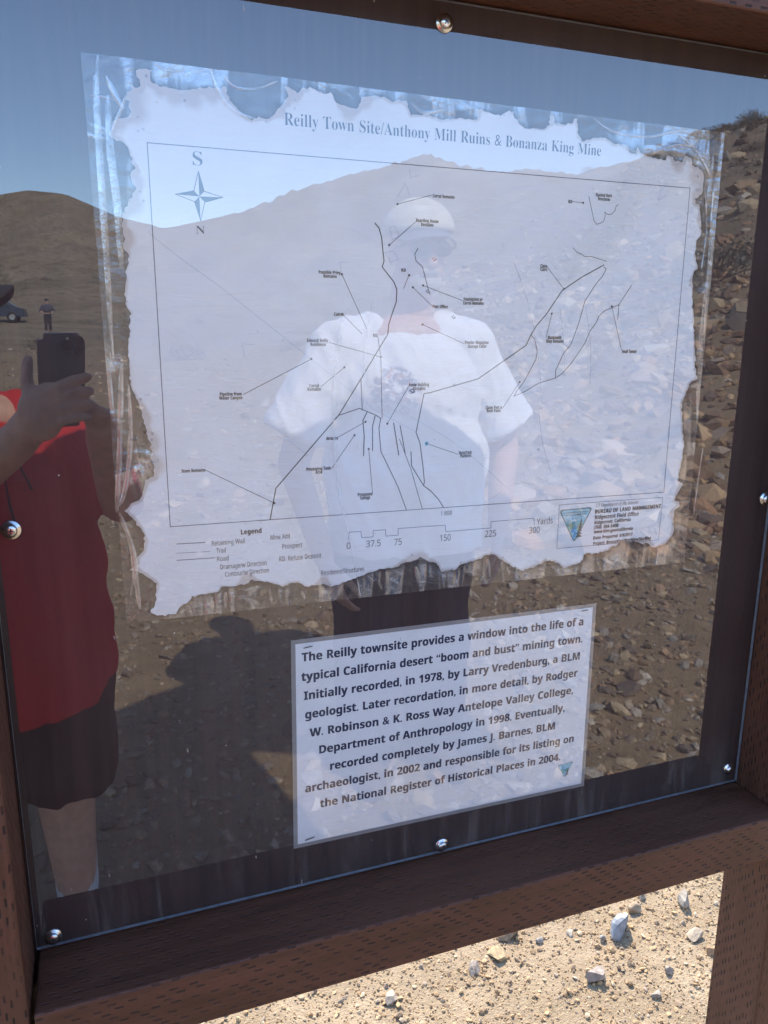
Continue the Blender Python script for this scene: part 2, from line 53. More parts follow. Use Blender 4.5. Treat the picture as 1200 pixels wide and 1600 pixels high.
# ------------------------------------------------------------------ material helpers
class NT:
    def __init__(s, name):
        s.m = bpy.data.materials.new(name); s.m.use_nodes = True
        s.t = s.m.node_tree; s.t.nodes.clear()
        s.out = s.t.nodes.new('ShaderNodeOutputMaterial')
    def n(s, typ, **kw):
        nd = s.t.nodes.new('ShaderNode' + typ)
        for k, v in kw.items():
            if k.startswith('i_'):
                key = k[2:]
                key = int(key) if key.isdigit() else key.replace('_', ' ')
                s.set(nd.inputs[key], v)
            else: setattr(nd, k, v)
        return nd
    def set(s, sock, v):
        if isinstance(v, bpy.types.NodeSocket): s.t.links.new(v, sock)
        else:
            if isinstance(v, tuple) and len(v) == 3 and sock.type == 'RGBA': v = (*v, 1)
            sock.default_value = v
    def math(s, op, a, b=0.0, c=None, clamp=False):
        nd = s.n('Math', operation=op, use_clamp=clamp)
        s.set(nd.inputs[0], a); s.set(nd.inputs[1], b)
        if c is not None: s.set(nd.inputs[2], c)
        return nd.outputs[0]
    def mix(s, f, a, b):
        nd = s.n('Mix', data_type='RGBA'); s.set(nd.inputs[0], f); s.set(nd.inputs[6], a); s.set(nd.inputs[7], b)
        return nd.outputs[2]
    def mapr(s, v, a, b, c=0.0, d=1.0, smooth=True):
        nd = s.n('MapRange', interpolation_type='SMOOTHSTEP' if smooth else 'LINEAR')
        for i, x in enumerate((v, a, b, c, d)): s.set(nd.inputs[i], x)
        return nd.outputs[0]
    def coord(s, scale=(1, 1, 1), kind='Object', rot=(0, 0, 0), loc=(0, 0, 0)):
        tc = s.n('TexCoord'); mp = s.n('Mapping')
        s.t.links.new(tc.outputs[kind], mp.inputs[0])
        mp.inputs['Scale'].default_value = scale; mp.inputs['Rotation'].default_value = rot
        mp.inputs['Location'].default_value = loc
        return mp.outputs[0]
    def noise(s, vec, scale, detail=4, rough=.55, out=0, dist=0.0):
        nd = s.n('TexNoise'); s.set(nd.inputs['Vector'], vec); s.set(nd.inputs['Scale'], scale)
        nd.inputs['Detail'].default_value = detail; nd.inputs['Roughness'].default_value = rough
        nd.inputs['Distortion'].default_value = dist
        return nd.outputs[out]
    def bump(s, h, strength=.5, dist=.01, normal=None):
        nd = s.n('Bump'); s.set(nd.inputs['Height'], h)
        nd.inputs['Strength'].default_value = strength; nd.inputs['Distance'].default_value = dist
        if normal is not None: s.set(nd.inputs['Normal'], normal)
        return nd.outputs[0]
    def pbr(s, color, rough=.7, normal=None, metal=0.0, spec=.5, **kw):
        b = s.n('BsdfPrincipled')
        s.set(b.inputs['Base Color'], color); s.set(b.inputs['Roughness'], rough)
        s.set(b.inputs['Metallic'], metal); s.set(b.inputs['Specular IOR Level'], spec)
        if normal is not None: s.set(b.inputs['Normal'], normal)
        for k, v in kw.items(): s.set(b.inputs[k.replace('_', ' ')], v)
        return b.outputs[0]
    def done(s, shader): s.t.links.new(shader, s.out.inputs[0]); return s.m

def simple(name, col, rough=.7, metal=0.0, spec=.5, nscale=0, namt=.25, bumpd=0):
    t = NT(name); c = col; nrm = None
    if nscale:
        v = t.coord(); n = t.noise(v, nscale, 5, .6)
        dark = tuple(x * (1 - namt) for x in col); lite = tuple(min(1, x * (1 + namt)) for x in col)
        c = t.mix(t.mapr(n, .3, .7), dark, lite)
        if bumpd: nrm = t.bump(n, .6, bumpd)
    return t.done(t.pbr(c, rough, nrm, metal, spec))

def wood_mat(name, axis, base):
    """painted pressure-treated lumber with rows of short incised slits; axis = grain direction 0:X 2:Z"""
    t = NT(name)
    v = t.coord()
    sep = t.n('SeparateXYZ'); t.set(sep.inputs[0], v)
    geo = t.n('NewGeometry'); sn = t.n('SeparateXYZ'); t.set(sn.inputs[0], geo.outputs['Normal'])
    X, Y, Z = sep.outputs
    warp = t.math('MULTIPLY', t.math('SUBTRACT', t.noise(v, 14, 2), .5), .006)
    if axis == 0:
        along = X
        # across: z on front faces, y on top faces
        ff = t.math('GREATER_THAN', t.math('ABSOLUTE', sn.outputs[1]), .7)
        across = t.math('ADD', t.math('MULTIPLY', Z, ff), t.math('MULTIPLY', Y, t.math('SUBTRACT', 1.0, ff)))
    else:
        along = Z
        ff = t.math('GREATER_THAN', t.math('ABSOLUTE', sn.outputs[1]), .7)
        across = t.math('ADD', t.math('MULTIPLY', X, ff), t.math('MULTIPLY', Y, t.math('SUBTRACT', 1.0, ff)))
    across = t.math('ADD', across, warp)
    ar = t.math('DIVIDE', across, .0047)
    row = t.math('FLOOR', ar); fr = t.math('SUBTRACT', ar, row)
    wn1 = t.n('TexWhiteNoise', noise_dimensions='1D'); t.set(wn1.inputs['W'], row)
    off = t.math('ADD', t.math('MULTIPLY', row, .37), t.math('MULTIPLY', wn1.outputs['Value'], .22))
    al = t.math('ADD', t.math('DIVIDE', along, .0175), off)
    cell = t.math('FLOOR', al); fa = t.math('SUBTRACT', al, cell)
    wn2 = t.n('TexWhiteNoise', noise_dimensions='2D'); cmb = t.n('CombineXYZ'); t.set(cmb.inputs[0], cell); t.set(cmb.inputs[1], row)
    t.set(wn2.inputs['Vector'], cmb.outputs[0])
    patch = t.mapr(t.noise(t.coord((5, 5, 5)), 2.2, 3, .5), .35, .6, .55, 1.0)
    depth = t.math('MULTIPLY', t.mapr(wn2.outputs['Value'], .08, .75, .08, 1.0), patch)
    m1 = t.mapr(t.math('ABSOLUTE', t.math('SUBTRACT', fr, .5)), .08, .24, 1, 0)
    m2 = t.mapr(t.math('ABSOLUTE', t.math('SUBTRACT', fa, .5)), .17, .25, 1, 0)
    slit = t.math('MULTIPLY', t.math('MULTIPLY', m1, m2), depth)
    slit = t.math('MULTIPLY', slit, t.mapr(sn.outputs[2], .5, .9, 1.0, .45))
    gs = (4, 60, 60) if axis == 0 else (60, 60, 4)
    g = t.noise(t.coord(gs), 1.6, 6, .65, dist=.3)
    blot = t.noise(t.coord((3, 3, 3)), 3, 4, .6)
    knot = t.noise(t.coord(gs, loc=(3, 1, 7)), .5, 3, .5)
    c = t.mix(t.mapr(g, .3, .72), tuple(x * .74 for x in base), tuple(x * 1.28 for x in base))
    c = t.mix(t.mapr(blot, .42, .75, 0, .55), c, (base[0] * 1.25, base[1] * 1.4, base[2] * 1.6))
    c = t.mix(t.mapr(t.noise(v, 260, 2, .6), .7, .74, 0, .6), c, (.16, .12, .10))
    c = t.mix(t.math('MULTIPLY', slit, .95), c, (.012, .007, .006))  # near-black slit colour: bare wood, with the shade of depth painted in
    h = t.math('SUBTRACT', t.math('ADD', t.math('MULTIPLY', g, .22), t.math('MULTIPLY', knot, .1)), t.math('MULTIPLY', slit, 1.0))
    return t.done(t.pbr(c, t.mapr(g, .3, .7, .5, .72), t.bump(h, .9, .0016), spec=.35))

PAINT = (.088, .034, .018)
M = {}
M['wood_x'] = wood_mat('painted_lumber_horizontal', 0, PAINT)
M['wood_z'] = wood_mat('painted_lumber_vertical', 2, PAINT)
def backing_mat():
    t = NT('dark_painted_plywood')
    g = t.noise(t.coord((70, 70, 3)), 1.2, 5, .6)
    b = t.noise(t.coord((7, 7, 1.2)), 2.0, 4, .6)
    c = t.mix(t.mapr(g, .3, .7), (.026, .012, .010), (.046, .021, .016))
    c = t.mix(t.mapr(b, .5, .75, 0, .5), c, (.055, .03, .026))
    return t.done(t.pbr(c, .6, t.bump(g, .4, .001), spec=.3))
M['backing'] = backing_mat()

def pane_mat():
    t = NT('clear_acrylic')
    geo = t.n('NewGeometry')
    dot = t.n('VectorMath', operation='DOT_PRODUCT'); t.set(dot.inputs[0], geo.outputs['Normal']); t.set(dot.inputs[1], geo.outputs['Incoming'])
    cosv = t.math('ABSOLUTE', dot.outputs['Value'])
    sch = t.math('ADD', t.math('MULTIPLY', t.math('POWER', t.math('SUBTRACT', 1.0, cosv), 5.0), .82), .134)
    wave = t.noise(t.coord((1, 1, 1)), 5, 2, .4)
    gl = t.n('BsdfGlossy'); gl.inputs['Roughness'].default_value = .0; t.set(gl.inputs['Normal'], t.bump(wave, .35, .0006))
    tr = t.n('BsdfTransparent'); tr.inputs[0].default_value = (.93, .94, .95, 1)
    mx = t.n('MixShader'); t.set(mx.inputs[0], sch); t.set(mx.inputs[1], tr.outputs[0]); t.set(mx.inputs[2], gl.outputs[0])
    # dust film: dried run streaks near the lower edge and a light haze with specks
    v = t.coord(); sep = t.n('SeparateXYZ'); t.set(sep.inputs[0], v)
    low = t.mapr(sep.outputs[2], .885, .985, 1, 0)
    st = t.noise(t.coord((55, 1, 5)), 1.0, 4, .65, dist=.5)
    st2 = t.noise(t.coord((18, 1, 9)), 1.3, 3, .6)
    streak = t.math('MULTIPLY', t.math('MULTIPLY', t.mapr(st, .46, .66), t.mapr(st2, .35, .6)), t.math('MULTIPLY', low, .075))
    haze = t.mapr(t.noise(t.coord((3, 3, 3)), 2, 5, .6), .3, .8, .006, .030)
    vo = t.n('TexVoronoi', feature='F1'); t.set(vo.inputs['Vector'], v); vo.inputs['Scale'].default_value = 95
    dist = t.noise(v, 700, 1); 
    sel = t.math('GREATER_THAN', t.n('SeparateColor', i_Color=vo.outputs['Color']).outputs[0], .93)
    speck = t.math('MULTIPLY', t.math('LESS_THAN', t.math('ADD', vo.outputs['Distance'], t.math('MULTIPLY', dist, .05)), .085), t.math('MULTIPLY', sel, .6))
    # pale scratches
    scr = t.noise(t.coord((170, 1, 60), rot=(0, .5, 0)), 1.0, 1, .5)
    scratch = t.math('MULTIPLY', t.mapr(scr, .78, .82), .3)
    dustf = t.math('ADD', t.math('ADD', streak, haze), t.math('MAXIMUM', speck, scratch), clamp=True)
    df = t.n('BsdfDiffuse'); df.inputs[0].default_value = (.62, .56, .5, 1)
    m2 = t.n('MixShader'); t.set(m2.inputs[0], dustf); t.set(m2.inputs[1], mx.outputs[0]); t.set(m2.inputs[2], df.outputs[0])
    return t.done(m2.outputs[0])
M['pane'] = pane_mat()
def pane_clear():
    t = NT('clear_acrylic_inner')
    tr = t.n('BsdfTransparent'); tr.inputs[0].default_value = (1, 1, 1, 1)
    return t.done(tr.outputs[0])
M['pane_clear'] = pane_clear()
def pane_edge():
    t = NT('acrylic_cut_edge')
    n = t.noise(t.coord((60, 60, 60)), 2, 3)
    a = t.pbr(t.mix(n, (.10, .12, .14), (.38, .42, .45)), .35)
    return t.done(a)
M['pane_edge'] = pane_edge()

def film_mat(name, base, streakf):
    t = NT(name)
    at = t.n('Attribute', attribute_name='margin').outputs['Fac']
    v = t.coord()
    s1 = t.noise(t.coord((30, 1, 4.2)), 1.0, 3, .5, dist=1.1)
    s2 = t.noise(t.coord((7, 1, 20)), 1.0, 3, .5, dist=1.6)
    s3 = t.noise(v, 90, 4, .6, dist=1.0)
    ms = t.math('MAXIMUM', t.mapr(s1, .50, .57), t.mapr(s2, .60, .66))
    ms = t.math('MULTIPLY', ms, at)
    h1 = t.math('ADD', s1, t.math('MULTIPLY', s2, .3))
    h2 = t.math('ADD', s1, t.math('ADD', s2, t.math('MULTIPLY', s3, .22)))
    nrm = t.mix(at, t.bump(h1, .35, .004), t.bump(h2, .6, .006))
    fac = t.math('ADD', t.math('ADD', base, t.math('MULTIPLY', at, .05)), t.math('MULTIPLY', ms, streakf))
    gl = t.n('BsdfGlossy'); t.set(gl.inputs['Roughness'], t.mapr(at, 0, 1, .30, .08)); t.set(gl.inputs['Normal'], nrm)
    tr = t.n('BsdfTransparent'); tr.inputs[0].default_value = (.97, .97, .97, 1)
    mx = t.n('MixShader'); t.set(mx.inputs[0], fac); t.set(mx.inputs[1], tr.outputs[0]); t.set(mx.inputs[2], gl.outputs[0])
    df = t.n('BsdfDiffuse'); df.inputs[0].default_value = (.7, .72, .72, 1)
    m2 = t.n('MixShader'); t.set(m2.inputs[0], t.math('ADD', t.math('MULTIPLY', ms, .10), t.math('MULTIPLY', at, .03))); t.set(m2.inputs[1], mx.outputs[0]); t.set(m2.inputs[2], df.outputs[0])
    return t.done(m2.outputs[0])
M['film'] = film_mat('laminate_film', .04, .30)
M['film_notice'] = film_mat('notice_laminate_film', .03, .0)

def paper_mat(name, crease=1.0):
    t = NT(name)
    st = t.n('Attribute', attribute_name='stain').outputs['Fac']
    v = t.coord()
    n1 = t.noise(v, 30, 5, .6); n2 = t.noise(v, 9, 4, .6, dist=.5)
    f = t.mapr(t.math('ADD', st, t.math('MULTIPLY', t.math('SUBTRACT', n1, .5), .55)), .30, .72)
    c = t.mix(t.mapr(n2, .42, .66, 0, .75), (.89, .875, .85), (.83, .80, .75))
    c = t.mix(t.math('MULTIPLY', f, .8), c, t.mix(n1, (.50, .40, .34), (.70, .60, .52)))
    # mildew specks
    vo = t.n('TexVoronoi'); t.set(vo.inputs['Vector'], v); vo.inputs['Scale'].default_value = 160
    sel = t.math('GREATER_THAN', t.n('SeparateColor', i_Color=vo.outputs['Color']).outputs[1], .72)
    near = t.mapr(t.math('ADD', st, t.math('MULTIPLY', n2, .25)), .30, .55)
    sp = t.math('MULTIPLY', t.math('MULTIPLY', t.mapr(vo.outputs['Distance'], .10, .3, 1, 0), sel), near)
    vo2 = t.n('TexVoronoi'); t.set(vo2.inputs['Vector'], v); vo2.inputs['Scale'].default_value = 48
    sel2 = t.math('GREATER_THAN', t.n('SeparateColor', i_Color=vo2.outputs['Color']).outputs[1], .965)
    sp2 = t.math('MULTIPLY', t.mapr(vo2.outputs['Distance'], .05, .09, 1, 0), sel2)
    c = t.mix(t.math('MULTIPLY', t.math('MAXIMUM', sp, sp2), .55), c, (.13, .11, .12))
    cr = t.noise(t.coord((8, 1, 30), rot=(0, .4, 0)), 1.2, 5, .6, dist=1.5)
    h = t.math('ADD', t.math('MULTIPLY', cr, crease), t.math('MULTIPLY', n2, .4))
    return t.done(t.pbr(c, .6, t.bump(h, .35, .004), spec=.25))
M['paper'] = paper_mat('weathered_map_paper')
M['paper2'] = paper_mat('notice_paper', .5)
M['ink'] = simple('black_map_ink', (.02, .02, .025), .6, nscale=200, namt=.5)
M['ink_navy'] = simple('navy_title_ink', (.022, .05, .10), .6)
M['ink_text'] = simple('dark_navy_notice_ink', (.012, .018, .06), .6)
M['ink_faint'] = simple('faint_grey_ink', (.60, .63, .68), .7)
M['ink_grey'] = simple('grey_frame_ink', (.13, .14, .19), .7)
M['cyan'] = simple('cyan_ink', (.08, .45, .6), .6)
M['teal'] = simple('teal_emblem_ink', (.10, .46, .52), .6, nscale=60)
M['teal_light'] = simple('pale_blue_emblem_ink', (.30, .62, .72), .6, nscale=90, namt=.2)
M['river'] = simple('river_blue_ink', (.10, .36, .62), .6, nscale=90)
M['green_ink'] = simple('emblem_green_ink', (.18, .42, .30), .6, nscale=90)
M['emb_border'] = simple('emblem_border_ink', (.16, .22, .19), .6, nscale=60)
M['tree_ink'] = simple('emblem_tree_ink', (.05, .10, .10), .6)
M['white_ink'] = simple('emblem_white', (.75, .8, .8), .6)
M['steel'] = simple('stainless_steel', (.62, .60, .57), .22, 1.0, nscale=120, namt=.15)
M['steel_dark'] = simple('dark_recess_steel', (.05, .05, .05), .5, .6)
M['brown_board'] = simple('brown_roof_board', (.10, .055, .04), .75, nscale=6)

def ground_mat():
    t = NT('sandy_desert_ground')
    v = t.coord()
    at = t.n('Attribute', attribute_name='far').outputs['Fac']
    n1 = t.noise(v, 1.1, 6, .62); n2 = t.noise(v, 36, 6, .7); n3 = t.noise(v, 220, 3, .65); nm = t.noise(v, 7, 5, .6)
    sand = t.mix(t.mapr(nm, .3, .7), (.27, .195, .115), (.37, .275, .17))
    sand = t.mix(t.mapr(n2, .42, .72, 0, .7), sand, (.26, .185, .115))
    sand = t.mix(t.mapr(n3, .55, .72, 0, .6), sand, (.46, .37, .25))
    sand = t.mix(t.mapr(n1, .5, .75, 0, .6), sand, (.28, .20, .13))
    f1 = t.noise(v, .12, 8, .68, dist=.4); f2 = t.noise(v, .75, 6, .8); f3 = t.noise(v, .02, 6, .6)
    hill = t.mix(t.mapr(f1, .35, .65), (.215, .172, .115), (.335, .270, .185))
    hill = t.mix(t.mapr(f2, .505, .57, 0, .8), hill, (.115, .105, .062))
    hill = t.mix(t.mapr(f3, .45, .62, 0, .45), hill, (.22, .17, .125))
    c = t.mix(at, sand, hill)
    h = t.math('ADD', t.math('MULTIPLY', n2, .7), t.math('MULTIPLY', n3, .35))
    b = t.bump(h, .8, .02)
    b2 = t.bump(t.math('ADD', f1, t.math('MULTIPLY', f2, .3)), .5, 1.2, b)
    return t.done(t.pbr(c, .95, t.mix(at, b, b2), spec=.1))
M['ground'] = ground_mat()
def rock_mat(name, rough=.85):
    t = NT(name)
    c = t.n('Attribute', attribute_name='tint').outputs['Color']
    v = t.coord(); n = t.noise(v, 55, 5, .65)
    cc = t.n('Mix', data_type='RGBA', blend_type='MULTIPLY'); t.set(cc.inputs[0], 1.0); t.set(cc.inputs[6], c)
    t.set(cc.inputs[7], t.mix(t.mapr(n, .3, .7), (.68, .66, .64), (1.15, 1.13, 1.1)))
    return t.done(t.pbr(cc.outputs[2], rough, t.bump(n, .5, .004), spec=.2))
M['rock'] = rock_mat('desert_rock')

# ------------------------------------------------------------------ object helpers
def tag(o, label=None, cat=None, group=None, kind=None):
    if label: o['label'] = label
    if cat: o['category'] = cat
    if group: o['group'] = group
    if kind: o['kind'] = kind
    return o
def empty(name, loc, label, cat, group=None):
    o = bpy.data.objects.new(name, None); o.location = loc; o.empty_display_size = .05
    C.objects.link(o); return tag(o, label, cat, group)
def link(name, me, mats, parent=None):
    """vertices are given in world space; parents only ever carry a translation"""
    o = bpy.data.objects.new(name, me); C.objects.link(o)
    for m in (mats if isinstance(mats, (list, tuple)) else [mats]):
        if m is not None: me.materials.append(m)
    if parent is not None:
        o.parent = parent
        off = Vector((0, 0, 0)); p = parent
        while p is not None: off += p.location; p = p.parent
        o.location = -off
    return o
def mesh_np(name, verts, faces, smooth=False):
    me = bpy.data.meshes.new(name)
    verts = np.asarray(verts, np.float32); faces = np.asarray(faces, np.int32)
    k = faces.shape[1]
    me.vertices.add(len(verts)); me.vertices.foreach_set('co', verts.ravel())
    me.loops.add(faces.size); me.loops.foreach_set('vertex_index', faces.ravel())
    me.polygons.add(len(faces)); me.polygons.foreach_set('loop_start', np.arange(0, faces.size, k, dtype=np.int32))
    me.polygons.foreach_set('loop_total', np.full(len(faces), k, np.int32))
    me.polygons.foreach_set('use_smooth', np.full(len(faces), smooth))
    me.update(calc_edges=True); me.validate()
    return me
def bm_mesh(name, bm, smooth=False):
    me = bpy.data.meshes.new(name); bmesh.ops.recalc_face_normals(bm, faces=bm.faces)
    bm.to_mesh(me); bm.free()
    if smooth:
        for p in me.polygons: p.use_smooth = True
    return me
def box_bm(lo, hi, bevel=0.0, bm=None):
    b = bmesh.new()
    r = bmesh.ops.create_cube(b, size=1.0)
    for v in b.verts:
        v.co = Vector([(lo[i] + hi[i]) / 2 + v.co[i] * (hi[i] - lo[i]) for i in range(3)])
    if bevel: bmesh.ops.bevel(b, geom=b.edges[:], offset=bevel, segments=3, profile=.6, affect='EDGES')
    return b
def box(name, lo, hi, mat, parent=None, bevel=0.0):
    return link(name, bm_mesh(name, box_bm(lo, hi, bevel), False), mat, parent)
def lathe(name, prof, origin, axis, mat, parent, seg=28, smooth=True):
    """prof: list of (radius, height along axis)"""
    ax = Vector(axis).normalized(); q = Vector((0, 0, 1)).rotation_difference(ax)
    bm = bmesh.new(); rings = []
    for r, h in prof:
        ring = []
        for k in range(seg):
            a = 2 * math.pi * k / seg
            ring.append(bm.verts.new(Vector(origin) + q @ Vector((r * math.cos(a), r * math.sin(a), h))))
        rings.append(ring)
    for i in range(len(rings) - 1):
        for k in range(seg):
            bm.faces.new((rings[i][k], rings[i][(k + 1) % seg], rings[i + 1][(k + 1) % seg], rings[i + 1][k]))
    bm.faces.new(rings[0]); bm.faces.new(rings[-1])
    return link(name, bm_mesh(name, bm, smooth), mat, parent)
def poly_obj(name, polys, y, th, mats, parent):
    """flat printed shapes in the XZ plane, facing -Y; polys = [(points, material index)]"""
    bm = bmesh.new()
    for pts, mi in polys:
        vs = [bm.verts.new((p[0], y - mi * 2e-5, p[1])) for p in pts]
        try: f = bm.faces.new(vs); f.material_index = mi
        except ValueError: pass
    me = bpy.data.meshes.new(name); bm.to_mesh(me); bm.free()
    return link(name, me, mats, parent)
def ribbon(pts, w):
    """closed outlines for a polyline of width w: one quad a segment plus small joints"""
    out = []
    for (x0, z0), (x1, z1) in zip(pts[:-1], pts[1:]):
        d = Vector((x1 - x0, z1 - z0)); L = d.length
        if L < 1e-6: continue
        d /= L; n = Vector((-d.y, d.x)) * w / 2; e = d * w * .35
        out.append([(x0 - e.x + n.x, z0 - e.y + n.y), (x0 - e.x - n.x, z0 - e.y - n.y), (x1 + e.x - n.x, z1 + e.y - n.y), (x1 + e.x + n.x, z1 + e.y + n.y)])
    return out
def lines_obj(name, plist, y, mat, parent):
    polys = []
    for pts, w in plist: polys += [(q, 0) for q in ribbon(pts, w)]
    o = poly_obj(name, polys, y, 0, [mat], parent)
    # stagger the quads a hair so that crossing strokes never share a plane
    co = np.empty(len(o.data.vertices) * 3, np.float32); o.data.vertices.foreach_get('co', co)
    co[1::3] -= (np.arange(len(co) // 3) // 4 % 23) * 1.5e-6
    o.data.vertices.foreach_set('co', co); o.data.update()
    return o

SERIF_B = {}
for i, ch in enumerate('ABCDEFGHIJKLMNOPQRSTUVWXYZ'): SERIF_B[ch] = chr(0x1D400 + i)
for i, ch in enumerate('abcdefghijklmnopqrstuvwxyz'): SERIF_B[ch] = chr(0x1D41A + i)
SERIF_I = {}
for i, ch in enumerate('ABCDEFGHIJKLMNOPQRSTUVWXYZ'): SERIF_I[ch] = chr(0x1D434 + i)
for i, ch in enumerate('abcdefghijklmnopqrstuvwxyz'): SERIF_I[ch] = chr(0x1D44E + i)
SERIF_I['h'] = '\u210E'
SANS_B, SANS_R = {}, {}
for i, ch in enumerate('ABCDEFGHIJKLMNOPQRSTUVWXYZ'): SANS_B[ch] = chr(0x1D5D4 + i); SANS_R[ch] = chr(0x1D5A0 + i)
for i, ch in enumerate('abcdefghijklmnopqrstuvwxyz'): SANS_B[ch] = chr(0x1D5EE + i); SANS_R[ch] = chr(0x1D5BA + i)
for i, ch in enumerate('0123456789'): SANS_B[ch] = chr(0x1D7EC + i); SANS_R[ch] = chr(0x1D7E2 + i)
def text_mesh(body, offset=0.0, res=3, spacing=1.0, word=1.0, shear=0.0):
    cu = bpy.data.curves.new('t', 'FONT'); cu.body = body; cu.size = 1.0; cu.offset = offset
    cu.resolution_u = res; cu.fill_mode = 'FRONT'; cu.space_character = spacing; cu.space_word = word; cu.shear = shear
    ob = bpy.data.objects.new('t', cu); C.objects.link(ob)
    dg = bpy.context.evaluated_depsgraph_get(); dg.update()
    me = bpy.data.meshes.new_from_object(ob.evaluated_get(dg))
    bpy.data.objects.remove(ob); bpy.data.curves.remove(cu)
    return me
def cap_of(ch, offset):
    m = text_mesh(ch, offset); ys = [v.co.y for v in m.vertices]; r = (min(ys), max(ys)); bpy.data.meshes.remove(m); return r
CAPS = {}
def text_obj(name, body, x0, x1, zc, cap, y, mat, parent, style='plain', tilt=0.0):
    off = {'plain': 0.0, 'plainb': 0.0, 'bold': 0.0, 'title': -.011, 'ital': 0.0, 'body': 0.0}[style]
    t, ref = body, 'H'
    if style == 'title': t = ''.join(SERIF_B.get(c, c) for c in body); ref = SERIF_B['H']
    if style in ('plain',): t = ''.join(SANS_R.get(c, c) for c in body); ref = SANS_R['H']
    if style in ('bold', 'body', 'plainb'): t = ''.join(SANS_B.get(c, c) for c in body); ref = SANS_B['H']
    if style == 'ital': t = ''.join(SERIF_I.get(c, c) for c in body); ref = SERIF_I['H']
    me = text_mesh(t, off, 3 if cap > .006 else 1, word=1.15)
    if (ref, off) not in CAPS: CAPS[(ref, off)] = cap_of(ref, off)
    lo, hi = CAPS[(ref, off)]
    n = len(me.vertices); co = np.empty(n * 3, np.float32); me.vertices.foreach_get('co', co); co = co.reshape(-1, 3)
    a, b = co[:, 0].min(), co[:, 0].max()
    nx = x0 + (co[:, 0] - a) / (b - a) * (x1 - x0)
    nz = zc + (co[:, 1] - (lo + hi) / 2) / (hi - lo) * cap
    if tilt: nz = nz + (nx - (x0 + x1) / 2) * tilt
    out = np.stack([nx, np.full(n, y), nz], 1).astype(np.float32)
    if style in ('body', 'bold', 'plainb'):      # heavier print: the same letters laid down again a hair to each side
        me.calc_loop_triangles(); tri = np.empty(len(me.loop_triangles) * 3, np.int32); me.loop_triangles.foreach_get('vertices', tri); tri = tri.reshape(-1, 3)
        e = cap * (.030 if style == 'body' else .03)
        V, F = [], []
        for k, (ex, ez) in enumerate(((-1, -.5), (1, -.5), (-1, .5), (1, .5))):
            V.append(out + np.array([ex * e, -k * 2e-6, ez * e], np.float32)); F.append(tri + k * n)
        bpy.data.meshes.remove(me); me = mesh_np(name, np.concatenate(V), np.concatenate(F))
    else:
        me.vertices.foreach_set('co', out.ravel()); me.update()
    me.name = name
    me.materials.clear()
    return link(name, me, mat, parent)

def dist_to_poly(px, pz, poly):
    P = np.array(poly); Q = np.roll(P, -1, 0)
    best = np.full(px.shape, 1e9); inside = np.zeros(px.shape, bool)
    for (ax, az), (bx, bz) in zip(P, Q):
        dx, dz = bx - ax, bz - az; L = dx * dx + dz * dz + 1e-12
        t = np.clip(((px - ax) * dx + (pz - az) * dz) / L, 0, 1)
        best = np.minimum(best, np.hypot(px - ax - t * dx, pz - az - t * dz))
        c = ((az > pz) != (bz > pz)) & (px < dx * (pz - az) / (dz + 1e-15) + ax)
        inside ^= c
    return best, inside
def roughen(poly, step, amp, seed):
    r = random.Random(seed); out = []
    for (ax, az), (bx, bz) in zip(poly, poly[1:] + poly[:1]):
        L = math.hypot(bx - ax, bz - az); n = max(1, int(L / step))
        nx, nz = -(bz - az) / (L + 1e-9), (bx - ax) / (L + 1e-9)
        for k in range(n):
            f = k / n; d = r.gauss(0, amp) if k else r.gauss(0, amp * .3)
            out.append((ax + (bx - ax) * f + nx * d, az + (bz - az) * f + nz * d))
    return out
def sheet(name, outline, y, grid, mat, parent, attr, fn, warp=None, thick=.0002):
    """a thin cut sheet: triangulated front with inner points, and a back skin"""
    xs = [p[0] for p in outline]; zs = [p[1] for p in outline]
    gx, gz = np.meshgrid(np.arange(min(xs), max(xs), grid), np.arange(min(zs), max(zs), grid))
    gx = gx.ravel() + rng.uniform(-.3, .3, gx.size) * grid; gz = gz.ravel() + rng.uniform(-.3, .3, gz.size) * grid
    d, ins = dist_to_poly(gx, gz, outline)
    keep = ins & (d > grid * .45)
    pts = [Vector(p) for p in outline] + [Vector((a, b)) for a, b in zip(gx[keep], gz[keep])]
    n = len(outline)
    v, e, f, *_ = delaunay_2d_cdt(pts, [(i, (i + 1) % n) for i in range(n)], [list(range(n))], 1, 1e-7)
    V = np.array([(p.x, y, p.y) for p in v], np.float32)
    F = np.array([t for t in f if len(t) == 3], np.int32)
    if warp is not None: V[:, 1] += warp(V[:, 0], V[:, 2])
    me = mesh_np(name, V, F, True)
    a = me.attributes.new(attr, 'FLOAT', 'POINT'); a.data.foreach_set('value', fn(V[:, 0], V[:, 2]).astype(np.float32))
    return link(name, me, mat, parent)

# numpy value noise
def _h(ix, iy, s): 
    h = (ix.astype(np.int64) * 374761393 + iy.astype(np.int64) * 668265263 + s * 2147483647) & 0xffffffff
    h = ((h ^ (h >> 13)) * 1274126177) & 0xffffffff
    return ((h ^ (h >> 16)) & 0xffff) / 65535.0
def vnoise(x, y, s=0):
    ix = np.floor(x); iy = np.floor(y); fx = x - ix; fy = y - iy
    fx = fx * fx * (3 - 2 * fx); fy = fy * fy * (3 - 2 * fy)
    a = _h(ix, iy, s); b = _h(ix + 1, iy, s); c = _h(ix, iy + 1, s); d = _h(ix + 1, iy + 1, s)
    return (a + (b - a) * fx) * (1 - fy) + (c + (d - c) * fx) * fy - .5
def fbm(x, y, o=5, s=0, g=.5):
    r = 0; a = 1
    for k in range(o): r = r + a * vnoise(x, y, s + k); x = x * 2.03 + 7.1; y = y * 2.03 + 3.7; a *= g
    return r

